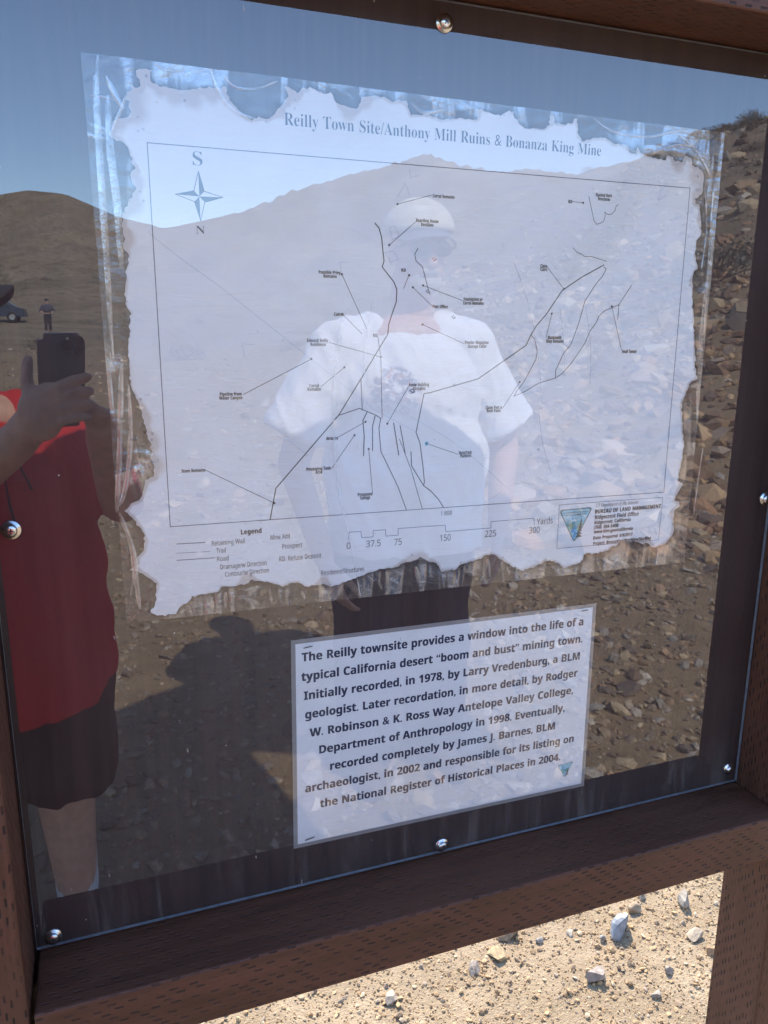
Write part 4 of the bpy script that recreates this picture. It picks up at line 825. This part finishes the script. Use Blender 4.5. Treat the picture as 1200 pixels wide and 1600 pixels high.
def ocap(p0, r0, p1, r1, ys=1.0):
    o = cap(p0, r0, p1, r1, 24)[:2]; yc = p0[1]
    return [(np.stack([v[:, 0], yc + (v[:, 1] - yc) * ys, v[:, 2]], 1), f) for v, f in o[:1]] + []
def ell(p, r, rot=None):
    return [sph(p, 1.0, 3, r, rot)]
def blob(name, parts, voxel, mats, parent, smooth=6, fold=0.0):
    V, F, o = [], [], 0
    for v, f in parts: V.append(v); F.append(f + o); o += len(v)
    me = mesh_np(name, np.concatenate(V), np.concatenate(F))
    ob = bpy.data.objects.new(name, me); C.objects.link(ob)
    md = ob.modifiers.new('r', 'REMESH'); md.mode = 'VOXEL'; md.voxel_size = voxel; md.use_smooth_shade = True
    sm = ob.modifiers.new('s', 'SMOOTH'); sm.factor = .5; sm.iterations = smooth
    dg = bpy.context.evaluated_depsgraph_get(); dg.update()
    m2 = bpy.data.meshes.new_from_object(ob.evaluated_get(dg)); m2.name = name
    bpy.data.objects.remove(ob); bpy.data.meshes.remove(me)
    if fold:
        n = len(m2.vertices); co = np.empty(n * 3, np.float32); m2.vertices.foreach_get('co', co); co = co.reshape(-1, 3).astype(float)
        no = np.empty(n * 3, np.float32); m2.vertex_normals.foreach_get('vector', no); no = no.reshape(-1, 3)
        f = fbm(co[:, 0] * 11 + co[:, 2] * 3, co[:, 2] * 4.5 + co[:, 1] * 6, 3, 77); f = np.abs(f) * -2 + .35 + fbm(co[:, 0] * 5, co[:, 2] * 9, 2, 5) * .7
        co = co + no * (f * fold)[:, None]
        m2.vertices.foreach_set('co', co.astype(np.float32).ravel()); m2.update()
    for p in m2.polygons: p.use_smooth = True
    m2.materials.clear()
    return link(name, m2, mats, parent)
def chain(pts, rs):
    out = []
    for (a, b, r0, r1) in zip(pts[:-1], pts[1:], rs[:-1], rs[1:]): out += cap(a, r0, b, r1)
    return out
def head_parts(c, f=1.0, yaw=0.0):
    """head centred at eye height c, facing +Y"""
    x, y, z = c
    return (ell((x, y - .01, z + .035), (.078 * f, .095 * f, .090 * f)) + ell((x, y + .015, z - .045), (.062 * f, .072 * f, .072 * f)) +
            ell((x, y + .04, z - .085), (.036 * f, .036 * f, .030 * f)) + cap((x, y + .088, z - .004), .011, (x, y + .108, z - .040), .016) +
            ell((x - .018, y + .088, z - .048), (.010, .012, .009)) + ell((x + .018, y + .088, z - .048), (.010, .012, .009)) +
            cap((x - .02, y + .088, z - .072), .0075, (x + .02, y + .088, z - .072), .0075) +
            ell((x - .080, y - .005, z - .012), (.010, .020, .032)) + ell((x + .080, y - .005, z - .012), (.010, .020, .032)) +
            ell((x - .033, y + .076, z + .016), (.026, .014, .009)) + ell((x + .033, y + .076, z + .016), (.026, .014, .009)))
def hand_parts(wrist, palm_dir, side_dir, curl_dir, s=1.0, curl=.5):
    """wrist point, direction to knuckles, direction to the thumb side, direction the fingers curl towards"""
    w = Vector(wrist); d = Vector(palm_dir).normalized(); t = Vector(side_dir).normalized(); c = Vector(curl_dir).normalized()
    out = []
    k = w + d * .085 * s
    for i, (off, ln, r) in enumerate(((.033, .072, .0092), (.011, .080, .0095), (-.011, .074, .0090), (-.031, .058, .0080))):
        b = k + t * off * s; out += cap(w + d * .015 + t * off * .5 * s, .015 * s, b, .0125 * s)
        p0 = b; a = curl * .5
        for seg in range(3):
            dd = (d * math.cos(a) + c * math.sin(a)); p1 = p0 + dd * ln * s * (.45, .32, .23)[seg]
            out += cap(p0, r * s * (1.08, 1.0, .92)[seg], p1, r * s * (1.0, .92, .8)[seg]); p0 = p1; a += curl * .75
    a0 = w + d * .025 * s + t * .022 * s; a1 = a0 + (d * .55 + t * .75 + c * .3).normalized() * .045 * s; a2 = a1 + (d * .8 + t * .45 + c * .35).normalized() * .033 * s; a3 = a2 + (d * .95 + t * .1 + c * .35).normalized() * .026 * s
    out += cap(a0, .017 * s, a1, .0125 * s) + cap(a1, .0125 * s, a2, .0105 * s) + cap(a2, .0105 * s, a3, .009 * s)
    return out
def skin_mat(name, col):
    t = NT(name); v = t.coord(); n = t.noise(v, 45, 5, .6); n2 = t.noise(v, 9, 3, .5)
    c = t.mix(t.mapr(n, .3, .7), tuple(x * .85 for x in col), tuple(min(1, x * 1.12) for x in col))
    c = t.mix(t.mapr(n2, .5, .7, 0, .4), c, (col[0] * 1.05, col[1] * .75, col[2] * .7))
    return t.done(t.pbr(c, .5, t.bump(t.noise(v, 260, 3), .25, .001), spec=.35))
def cloth_mat(name, col, logo=None):
    t = NT(name); v = t.coord()
    fold = t.noise(t.coord((9, 9, 3.2)), 1.0, 4, .5, dist=.8)
    we = t.noise(v, 500, 2)
    c = t.mix(t.mapr(fold, .3, .7), tuple(x * .92 for x in col), col)
    if logo:
        sep = t.n('SeparateXYZ'); t.set(sep.inputs[0], v)
        dx = t.math('SUBTRACT', sep.outputs[0], logo[0]); dz = t.math('SUBTRACT', sep.outputs[2], logo[1])
        rr_ = t.math('SQRT', t.math('ADD', t.math('MULTIPLY', dx, dx), t.math('MULTIPLY', dz, dz)))
        front = t.math('GREATER_THAN', sep.outputs[1], logo[2])
        m = t.math('MULTIPLY', t.mapr(rr_, .064, .074, 1, 0), front)
        ln = t.noise(t.coord((40, 40, 60)), 1.3, 4, .7)
        lc = t.mix(t.mapr(ln, .42, .56), (.75, .76, .8), (.12, .13, .22))
        lc = t.mix(t.mapr(t.noise(v, 60, 2), .58, .66), lc, (.5, .2, .15))
        c = t.mix(m, c, lc)
    h = t.math('ADD', fold, t.math('MULTIPLY', we, .02))
    return t.done(t.pbr(c, .85, t.bump(h, .8, .03), spec=.15))
M['skin1'] = skin_mat('fair_skin', (.52, .32, .25))
M['skin2'] = skin_mat('tanned_skin', (.66, .40, .29))
WX = .885; WY = -1.53

# ---- man in the white shirt, facing the sign
man = empty('person', (WX, WY, 0), 'man in white printed T-shirt, cap and sunglasses mirrored in the middle of the map', 'person')
hc = (.915, WY + .02, 1.675)
body = head_parts(hc, 1.08)
body += cap((hc[0], WY - .01, 1.50), .066, (hc[0] - .01, WY, 1.60), .062) + ell((WX, WY, 1.44), (.14, .09, .06))
body += ell((WX, WY, 1.25), (.20, .13, .20)) + ell((WX, WY + .03, 1.02), (.22, .17, .18)) + ell((WX, WY, .90), (.20, .14, .12))
for s_, el_, ha in ((-1, (.535, WY + .0, 1.07), (.60, WY + .09, .80)), (1, (1.235, WY + .0, 1.09), (1.175, WY + .09, .83))):
    sh = (WX + s_ * .235, WY, 1.385)
    body += chain([sh, el_, ha], [.062, .048, .032])
    w_d = (Vector(ha) - Vector(el_)).normalized()
    body += hand_parts(ha, w_d, (-s_ * .35, .9, 0), (-s_, 0, 0), 1.05, .45)
for s_ in (-1, 1):
    body += chain([(WX + s_ * .10, WY, .86), (WX + s_ * .115, WY + .02, .47), (WX + s_ * .12, WY - .02, .09)], [.095, .065, .045])
    body += chain([(WX + s_ * .12, WY - .02, .06), (WX + s_ * .14, WY + .13, .04)], [.04, .032])
blob('body', body, .0055, M['skin1'], man, 5)
shirt = (ell((WX, WY, 1.26), (.245, .178, .22)) + ell((WX, WY + .025, 1.05), (.258, .190, .26)) + 
         chain([(WX - .12, WY, 1.445), (WX - .215, WY, 1.40)], [.070, .085]) + chain([(WX + .12, WY, 1.445), (WX + .215, WY, 1.40)], [.070, .085]) + ell((WX, WY, 1.42), (.15, .10, .07)) +
         ell((WX - .215, WY, 1.385), (.085, .085, .075)) + ell((WX + .215, WY, 1.385), (.085, .085, .075)) + ocap((WX - .215, WY, 1.40), .080, (WX - .345, WY + .01, 1.15), .100) + ocap((WX + .215, WY, 1.40), .080, (WX + .345, WY + .01, 1.16), .100) +
         ocap((WX, WY + .02, 1.12), .250, (WX, WY + .02, .80), .258, .74))
blob('tshirt', shirt, .008, cloth_mat('white_cotton', (.74, .74, .76), (.80, 1.285, WY + .08)), man, 5, .018)
jeans = ell((WX, WY + .0, .84), (.235, .165, .15))
for s_ in (-1, 1): jeans += chain([(WX + s_ * .105, WY, .84), (WX + s_ * .118, WY + .02, .47), (WX + s_ * .12, WY - .01, .10)], [.132, .112, .100])
blob('jeans', jeans, .009, cloth_mat('dark_blue_denim', (.022, .028, .055)), man, 4, .010)
for s_ in (-1, 1):
    blob('shoe', chain([(WX + s_ * .12, WY - .05, .055), (WX + s_ * .135, WY + .08, .05), (WX + s_ * .145, WY + .15, .042)], [.052, .050, .040]), .006, simple('brown_leather_shoe', (.09, .06, .045), .6), man, 3)
capm = simple('cream_cap_cotton', (.52, .48, .38), .85, nscale=40)
def dome(c, r, z0, seg=36, rings=12, squash=1.0):
    V, F = [], []
    for i in range(rings + 1):
        t = i / rings * math.pi / 2
        for k in range(seg):
            a = 2 * math.pi * k / seg
            V.append((c[0] + r[0] * math.cos(t) * math.cos(a), c[1] + r[1] * math.cos(t) * math.sin(a), z0 + r[2] * math.sin(t)))
    for i in range(rings):
        for k in range(seg): F.append((i * seg + k, i * seg + (k + 1) % seg, (i + 1) * seg + (k + 1) % seg, (i + 1) * seg + k))
    return np.array(V), np.array(F)
def solid(name, V, F, th, mat, parent):
    me = mesh_np(name, V, F, True); ob = bpy.data.objects.new(name, me); C.objects.link(ob)
    md = ob.modifiers.new('s', 'SOLIDIFY'); md.thickness = th; md.offset = 1
    dg = bpy.context.evaluated_depsgraph_get(); dg.update()
    m2 = bpy.data.meshes.new_from_object(ob.evaluated_get(dg)); bpy.data.objects.remove(ob); m2.materials.clear()
    return link(name, m2, mat, parent)
def cap_hat(c, mat_top, mat_bill, parent, tilt=.35, w=.082, ln=.085):
    V, F = dome((c[0], c[1] - .008, 0), (.102, .116, .098), c[2] + .050)
    o = solid('cap', V, F, .004, mat_top, parent)
    V, F = [], []; nu, nv = 20, 8
    for i in range(nu + 1):
        a = -1.15 + 2.3 * i / nu
        for j in range(nv + 1):
            t = j / nv
            x = math.sin(a) * (w + .004 * t); y0 = math.cos(a) * .100
            y = y0 + t * ln * math.cos(a * .85) ** .7
            V.append((c[0] + x, c[1] - .008 + y, c[2] + .056 - t * ln * tilt - (x / w) ** 2 * .018))
    for i in range(nu):
        for j in range(nv): F.append((i * (nv + 1) + j, (i + 1) * (nv + 1) + j, (i + 1) * (nv + 1) + j + 1, i * (nv + 1) + j + 1))
    b = solid('cap_bill', np.array(V), np.array(F), .003, mat_bill, o)
    b.location = (0, 0, 0)
    return o
def reloc(child):   # sub-part: parent offset is already handled by link()
    return child
hat = cap_hat(hc, capm, simple('cap_bill_painted_shade', (.10, .11, .15), .85), man, .5, .088, .062)  # dark bill colour imitates the shade below the lit crown
# sunglasses
def glasses(c, parent, lens):
    g = None
    bm = bmesh.new()
    for s_ in (-1, 1):
        m = Matrix.Translation((c[0] + s_ * .034, c[1] + .098, c[2])) @ Matrix.Rotation(s_ * -.22, 4, 'Z') @ Matrix.Diagonal((.030, .006, .022, 1))
        bmesh.ops.create_uvsphere(bm, u_segments=20, v_segments=12, radius=1.0, matrix=m)
    for s_ in (-1, 1):
        bmesh.ops.create_cube(bm, size=1, matrix=Matrix.Translation((c[0] + s_ * .078, c[1] + .04, c[2] + .006)) @ Matrix.Diagonal((.004, .10, .006, 1)))
    bmesh.ops.create_cube(bm, size=1, matrix=Matrix.Translation((c[0], c[1] + .104, c[2] + .006)) @ Matrix.Diagonal((.018, .004, .004, 1)))
    return link('sunglasses', bm_mesh('sunglasses', bm, True), lens, parent)
glasses(hc, man, simple('dark_lens', (.012, .012, .015), .08))
beard = (ell((hc[0], hc[1] + .055, hc[2] - .088), (.050, .042, .034)) + ell((hc[0], hc[1] + .096, hc[2] - .060), (.034, .012, .010)))
blob('beard', beard, .004, simple('grey_beard', (.42, .38, .35), .9, nscale=200, bumpd=.003), man, 2)

# ---- the photographer in red, holding the phone
RX, RY = -.265, -1.12
red = empty('person', (RX, RY, 0), 'man in red T-shirt and brimmed hat photographing the sign, mirrored at its left', 'person')
rh = (RX + .005, RY + .02, 1.475)
body = head_parts(rh, 1.0)
body += cap((RX, RY - .01, 1.31), .066, (RX + .015, RY, 1.41), .064) + ell((RX, RY, 1.27), (.15, .09, .06))
body += ell((RX, RY, 1.10), (.20, .13, .20)) + ell((RX, RY + .06, .92), (.23, .20, .18)) + ell((RX, RY, .80), (.20, .15, .12))
shR = (RX + .185, RY + .03, 1.245); elR = (.045, -1.02, 1.115 - .0); wrR = (.012, -.80, 1.255)
elR = (.040, -1.00, 1.10)
shL = (RX - .19, RY + .03, 1.245); elL = (-.40, -.98, 1.03); wrL = (-.125, -.735, 1.268)
body += chain([shR, elR, wrR], [.060, .046, .031]) + chain([shL, elL, wrL], [.060, .050, .033])
# left hand: palm across the back of the phone, fingers to +X
def fing(pts, r): return chain(pts, [r * 1.1, r, r * .95, r * .8][:len(pts)])
YH = -.660
body += cap(wrL, .032, (-.088, -.690, 1.312), .030) + ell((-.082, -.682, 1.318), (.036, .020, .046)) + ell((-.066, -.676, 1.330), (.030, .015, .040))
for k, (z0, z1, xt, r) in enumerate(((1.362, 1.377, -.006, .0095), (1.345, 1.354, -.004, .0097), (1.326, 1.333, -.004, .0093), (1.307, 1.311, -.010, .0084))):
    body += fing([(-.078, YH - .016, z0 - .014), (-.050, YH - .006, z0), (-.026, YH - .003, (z0 + z1) / 2 + .003), (xt, YH - .010, z1)], r)
body += fing([(-.094, -.690, 1.328), (-.099, -.690, 1.356), (-.098, -.695, 1.383), (-.094, -.701, 1.403)], .0105)
# right hand: holds the lower edge of the phone from the other side
wr2 = Vector(wrR)
body += cap(wrR, .031, (.010, -.745, 1.285), .028) + ell((.008, -.735, 1.292), (.024, .026, .030))
for k, (x0, z1) in enumerate(((-.012, 1.336), (.002, 1.330), (.014, 1.322), (.024, 1.312))):
    body += fing([(x0 + .004, -.735, 1.296), (x0, -.708, 1.305), (x0 - .002, -.692, 1.316), (x0 - .004, -.690, z1)], .0090)
for s_ in (-1, 1):
    body += chain([(RX + s_ * .12, RY, .78), (RX + s_ * .135, RY + .02, .46), (RX + s_ * .14, RY - .02, .09)], [.105, .070, .045])
    body += ell((RX + s_ * .137, RY - .035, .34), (.052, .06, .10))
    body += chain([(RX + s_ * .14, RY - .02, .06), (RX + s_ * .15, RY + .14, .04)], [.04, .032])
blob('body', body, .0040, M['skin2'], red, 2)
shirt = (ell((RX, RY, 1.12), (.250, .180, .19)) + ell((RX + .005, RY + .06, .95), (.268, .225, .26)) + ocap((RX, RY + .03, 1.15), .235, (RX + .005, RY + .06, .92), .262, .84) + 
         chain([(RX - .10, RY, 1.275), (RX - .18, RY, 1.25)], [.062, .078]) + chain([(RX + .10, RY, 1.275), (RX + .18, RY, 1.25)], [.062, .078]) + ell((RX, RY, 1.245), (.14, .10, .07)) +
         chain([(RX + .185, RY + .02, 1.24), (-.005, -1.045, 1.145)], [.084, .085]) + chain([(RX - .185, RY + .02, 1.24), (-.415, -1.03, 1.11)], [.084, .085]) +
         ocap((RX + .005, RY + .07, .94), .262, (RX + .01, RY + .06, .695), .268, .88))
blob('tshirt', shirt, .008, cloth_mat('red_cotton', (.62, .035, .04)), red, 5, .024)
sh_ = ell((RX, RY + .01, .78), (.24, .19, .13))
for s_ in (-1, 1): sh_ += cap((RX + s_ * .125, RY + .01, .76), .138, (RX + s_ * .145, RY + .02, .50), .128)
blob('shorts', sh_, .009, cloth_mat('dark_brown_twill', (.035, .026, .026)), red, 4, .020)
for s_ in (-1, 1):
    blob('sock', cap((RX + s_ * .14, RY - .02, .10), .050, (RX + s_ * .14, RY - .02, .23), .052), .006, simple('white_sock', (.7, .7, .72), .9), red, 2)
    blob('shoe', chain([(RX + s_ * .14, RY - .05, .055), (RX + s_ * .15, RY + .09, .05), (RX + s_ * .155, RY + .165, .042)], [.054, .052, .042]), .006, simple('grey_shoe', (.12, .12, .12), .6), red, 3)
# brimmed dark hat
hm = simple('dark_grey_felt', (.035, .035, .040), .85, nscale=60)
V, F = dome((rh[0], rh[1] - .01, 0), (.096, .112, .105), rh[2] + .055)
ht = solid('hat', V, F, .004, hm, red)
V, F = [], []; seg = 48
for j in range(7):
    t = j / 6
    for k in range(seg):
        a = 2 * math.pi * k / seg; rx_ = .094 + t * .030; ry_ = .110 + t * .060
        V.append((rh[0] + rx_ * math.cos(a), rh[1] - .01 + ry_ * math.sin(a), rh[2] + .058 - .045 * t ** 1.5 * abs(math.sin(a)) - .012 * t + .012 * t * abs(math.cos(a))))
for j in range(6):
    for k in range(seg): F.append((j * seg + k, (j + 1) * seg + k, (j + 1) * seg + (k + 1) % seg, j * seg + (k + 1) % seg))
solid('hat_brim', np.array(V), np.array(F), .004, hm, ht)
glasses(rh, red, simple('dark_lens_brown', (.012, .012, .015), .1))
# black neck cord
bm = bmesh.new()
def tube(bm, pts, r, seg=6):
    rings = []
    for i, p in enumerate(pts):
        p = Vector(p); d = (Vector(pts[min(i + 1, len(pts) - 1)]) - Vector(pts[max(i - 1, 0)])).normalized(); q = Vector((0, 0, 1)).rotation_difference(d)
        rings.append([bm.verts.new(p + q @ Vector((r * math.cos(2 * math.pi * k / seg), r * math.sin(2 * math.pi * k / seg), 0))) for k in range(seg)])
    for a, b in zip(rings[:-1], rings[1:]):
        for k in range(seg): bm.faces.new((a[k], a[(k + 1) % seg], b[(k + 1) % seg], b[k]))
    bm.faces.new(rings[0]); bm.faces.new(rings[-1])
tube(bm, [(RX + .05, RY + .09, 1.33), (RX + .075, RY + .15, 1.27), (RX + .09, RY + .185, 1.20), (RX + .10, RY + .215, 1.13), (RX + .115, RY + .245, 1.07)], .0025)
tube(bm, [(RX + .05, RY + .09, 1.325), (RX + .085, RY + .15, 1.27), (RX + .115, RY + .18, 1.21), (RX + .14, RY + .20, 1.15)], .0025)
link('neck_cord', bm_mesh('neck_cord', bm), simple('black_cord', (.01, .01, .01), .7), red)

# ---- phone
ph = empty('phone', (-.044, -.688, 1.385), 'dark grey smartphone held up by the red-shirted man', 'phone', None)
ph.rotation_euler = (R(-12), 0, R(-19))
phm = simple('graphite_glass', (.11, .11, .125), .12)
def local(name, bm, mat, parent):
    me = bm_mesh(name, bm); me.materials.append(mat); o = bpy.data.objects.new(name, me); C.objects.link(o); o.parent = parent; return o
pb = box_bm((-.0365, -.0075, -.095), (.0365, 0.0, .060), 0)
ve = [e for e in pb.edges if abs((e.verts[0].co - e.verts[1].co).y) > .005]
bmesh.ops.bevel(pb, geom=ve, offset=.010, segments=6, affect='EDGES')
bmesh.ops.bevel(pb, geom=[e for e in pb.edges if len(e.link_faces) == 2 and e.calc_face_angle(0) > 1.2], offset=.0015, segments=2, affect='EDGES')
local('phone_body', pb, phm, ph)
cbm = box_bm((-.002, -.0003, .024), (.034, .0018, .058), 0)
ve = [e for e in cbm.edges if abs((e.verts[0].co - e.verts[1].co).y) > .001]
bmesh.ops.bevel(cbm, geom=ve, offset=.007, segments=5, affect='EDGES')
cb = local('camera_plate', cbm, simple('matte_camera_plate', (.05, .05, .06), .3), ph)
for lx, lz in ((.0255, .0495), (.0255, .0325), (.009, .041)):
    b = bmesh.new(); bmesh.ops.create_cone(b, cap_ends=True, segments=28, radius1=.0072, radius2=.0072, depth=.0022, matrix=Matrix.Translation((lx, .0026, lz)) @ Matrix.Rotation(math.pi / 2, 4, 'X'))
    local('lens', b, simple('camera_lens_glass', (.01, .01, .012), .05), cb)
b = bmesh.new(); bmesh.ops.create_cone(b, cap_ends=True, segments=16, radius1=.0025, radius2=.0025, depth=.0008, matrix=Matrix.Translation((.008, .0021, .0525)) @ Matrix.Rotation(math.pi / 2, 4, 'X'))
local('flash', b, simple('flash_lens', (.85, .82, .7), .2), cb)

# ---- far person on the flat
fx, fy = -2.0, -46.3; fz = gz_at(fx, fy)
far = empty('person', (fx, fy, fz), 'distant figure in dark clothes standing on the flat far behind the phone', 'person')
body = [*ell((fx, fy, fz + 1.60), (.09, .10, .12)), *cap((fx, fy, fz + 1.44), .06, (fx, fy, fz + 1.5), .06), *ell((fx, fy, fz + 1.25), (.18, .12, .22)), *ell((fx, fy, fz + .95), (.17, .12, .12))]
for s_ in (-1, 1):
    body += chain([(fx + s_ * .2, fy, fz + 1.36), (fx + s_ * .34, fy + .05, fz + 1.12), (fx + s_ * .22, fy + .15, fz + .98)], [.06, .05, .035])
    body += chain([(fx + s_ * .09, fy, fz + .9), (fx + s_ * .1, fy, fz + .48), (fx + s_ * .11, fy, fz + .06)], [.09, .065, .045])
    body += chain([(fx + s_ * .11, fy, fz + .05), (fx + s_ * .12, fy + .12, fz + .04)], [.045, .04])
blob('body', body, .02, M['skin1'], far, 3)
blob('jacket', ell((fx, fy, fz + 1.22), (.23, .17, .26)) + chain([(fx - .2, fy, fz + 1.36), (fx - .34, fy + .05, fz + 1.12)], [.085, .075]) + chain([(fx + .2, fy, fz + 1.36), (fx + .34, fy + .05, fz + 1.12)], [.085, .075]), .022, simple('slate_jacket', (.06, .07, .10), .8), far, 3)
tr_ = ell((fx, fy, fz + .90), (.19, .14, .12))
for s_ in (-1, 1): tr_ += chain([(fx + s_ * .09, fy, fz + .88), (fx + s_ * .1, fy, fz + .48), (fx + s_ * .11, fy, fz + .1)], [.11, .085, .07])
blob('trousers', tr_, .022, simple('black_trousers', (.02, .022, .03), .8), far, 3)
blob('cap', ell((fx, fy, fz + 1.68), (.11, .13, .07)), .02, simple('dark_far_cap', (.03, .03, .03), .8), far, 1)

# ---- parked vehicle, far left on the flat
def vehicle(x, y, z, rot, col, label, name='parked_car'):
    o = empty(name, (x, y, z), label, 'car'); o.rotation_euler = (0, 0, rot)
    prof = [(-2.2, .35), (-2.25, .75), (-1.95, .95), (-1.35, 1.0), (-.75, 1.48), (.95, 1.50), (1.75, 1.02), (2.2, .92), (2.25, .4)]
    bm = bmesh.new(); a = [bm.verts.new((p[0], -.88 + (.12 if p[1] > 1.2 else 0), p[1])) for p in prof]; b = [bm.verts.new((p[0], .88 - (.12 if p[1] > 1.2 else 0), p[1])) for p in prof]
    bm.faces.new(a); bm.faces.new(b[::-1])
    for i in range(len(prof)):
        k2 = (i + 1) % len(prof); bm.faces.new((a[i], a[k2], b[k2], b[i]))
    local('car_body', bm, simple(name + '_paint', col, .3), o)
    gl = simple(name + '_glass', (.02, .03, .04), .08)
    for s_ in (-1, 1):
        for (xa, xb, xc, xd) in ((-1.15, -.15, -.15, -.72), (-.05, 1.35, .85, -.05)):
            bm = bmesh.new(); yy = s_ * .885
            q_ = [bm.verts.new(p) for p in ((xa, yy, 1.02), (xb, yy, 1.02), (xc, yy - s_ * .10, 1.42), (xd, yy - s_ * .10, 1.42))]
            q2 = [bm.verts.new((v.co.x, v.co.y + s_ * .012, v.co.z)) for v in q_]
            for f in ((0, 1, 2, 3),): bm.faces.new([q2[k] for k in f])
            for k in range(4): bm.faces.new((q_[k], q_[(k + 1) % 4], q2[(k + 1) % 4], q2[k]))
            local('side_window', bm, gl, o)
    for wx_ in (-1.4, 1.4):
        for s_ in (-1, 1):
            bm = bmesh.new(); bmesh.ops.create_cone(bm, cap_ends=True, segments=24, radius1=.34, radius2=.34, depth=.22, matrix=Matrix.Translation((wx_, s_ * .80, .34)) @ Matrix.Rotation(math.pi / 2, 4, 'X'))
            wh = local('wheel', bm, simple('tyre_rubber', (.02, .02, .02), .9), o)
            bm = bmesh.new(); bmesh.ops.create_cone(bm, cap_ends=True, segments=16, radius1=.2, radius2=.2, depth=.24, matrix=Matrix.Translation((wx_, s_ * .80, .34)) @ Matrix.Rotation(math.pi / 2, 4, 'X'))
            local('rim', bm, M['steel'], wh)
    return o
vx, vy = -6.3, -62.0
vehicle(vx, vy, gz_at(vx, vy) - .0, .05, (.03, .05, .075), 'dark blue car parked far off at the left edge of the reflection')

# ------------------------------------------------------------------ shrubs
def shrub_mesh(seed, n=340):
    r = np.random.default_rng(seed)
    a = r.uniform(0, 2 * np.pi, n); ph_ = np.arccos(r.uniform(0, 1, n)); rd = r.uniform(.45, 1, n) ** .6
    lump = 1 + .25 * np.sin(a * 3 + seed) + .15 * np.sin(a * 7 + 2 * seed)
    c = np.stack([rd * lump * np.sin(ph_) * np.cos(a), rd * lump * np.sin(ph_) * np.sin(a), rd * np.cos(ph_) * .8], 1)
    V = []; F = []
    for i in range(n):
        d = c[i] / (np.linalg.norm(c[i]) + 1e-6) + r.normal(0, .5, 3); d /= np.linalg.norm(d)
        s = np.cross(d, r.normal(0, 1, 3)); s /= np.linalg.norm(s); l = r.uniform(.09, .2); w = r.uniform(.012, .03)
        k = len(V); V += [c[i] - d * l * .5 - s * w, c[i] - d * l * .5 + s * w, c[i] + d * l * .5 + s * w * .3, c[i] + d * l * .5 - s * w * .3]; F.append((k, k + 1, k + 2, k + 3))
    return mesh_np('foliage', np.array(V), np.array(F)), c
def stems_mesh(c, seed):
    r = random.Random(seed); bm = bmesh.new()
    for i in range(26):
        t = c[r.randrange(len(c))]; 
        tube(bm, [(0, 0, -.05), (t[0] * .4, t[1] * .4, t[2] * .5), tuple(t)], .012, 4)
    return bm_mesh('stems', bm)
leafm = [simple('greygreen_leaf', (.085, .085, .05), .8, nscale=3, namt=.4), simple('drybrown_leaf', (.15, .12, .07), .8, nscale=3, namt=.4)]
stemm = simple('dry_stem', (.16, .12, .085), .9)
protos = []
for s_ in range(4):
    fm, cc = shrub_mesh(s_ + 3); fm.materials.append(leafm[s_ % 2]); sm_ = stems_mesh(cc, s_); sm_.materials.append(stemm); protos.append((fm, sm_))
def shrub(x, y, s, k, label, group='desert shrubs on the reflected slope'):
    o = empty('desert_shrub', (x, y, gz_at(x, y)), label, 'shrub', group)
    o.scale = (s, s, s * random.uniform(.7, 1)); o.rotation_euler = (0, 0, random.uniform(0, 6))
    for nm, me in (('foliage', protos[k][0]), ('stems', protos[k][1])):
        c = bpy.data.objects.new(nm, me); C.objects.link(c); c.parent = o
    return o
shrub(-1.61, -29.3, .55, 0, 'low brown shrub reflected just below the distant figure', None)
shrub(-1.15, -13.3, .30, 1, 'small dry shrub reflected left of the phone', None)
for (x, y, s, k) in ((12.9, -13.3, 1.0, 0), (14.6, -13.9, .9, 2), (13.3, -14.9, .8, 0)): shrub(x, y, s, k, 'bushy grey-green shrub on the slope reflected at the right edge')
rs = random.Random(5)
for i in range(70):
    a = R(rs.uniform(-9, 52)); r_ = rs.uniform(22, 130); x, y = r_ * math.sin(a), -r_ * math.cos(a)
    if abs(x - fx) < 3 and abs(y - fy) < 30: continue
    shrub(x, y, rs.uniform(.3, .75), rs.randrange(4), 'low scrubby bush dotting the far reflected slope', 'scrub on the far slope')
for i in range(26):
    a = R(rs.uniform(40, 47)); r_ = rs.uniform(44, 58); x, y = r_ * math.sin(a), -r_ * math.cos(a)
    shrub(x, y, rs.uniform(.4, .9), rs.randrange(4), 'low scrubby bush dotting the far reflected slope', 'scrub on the far slope')
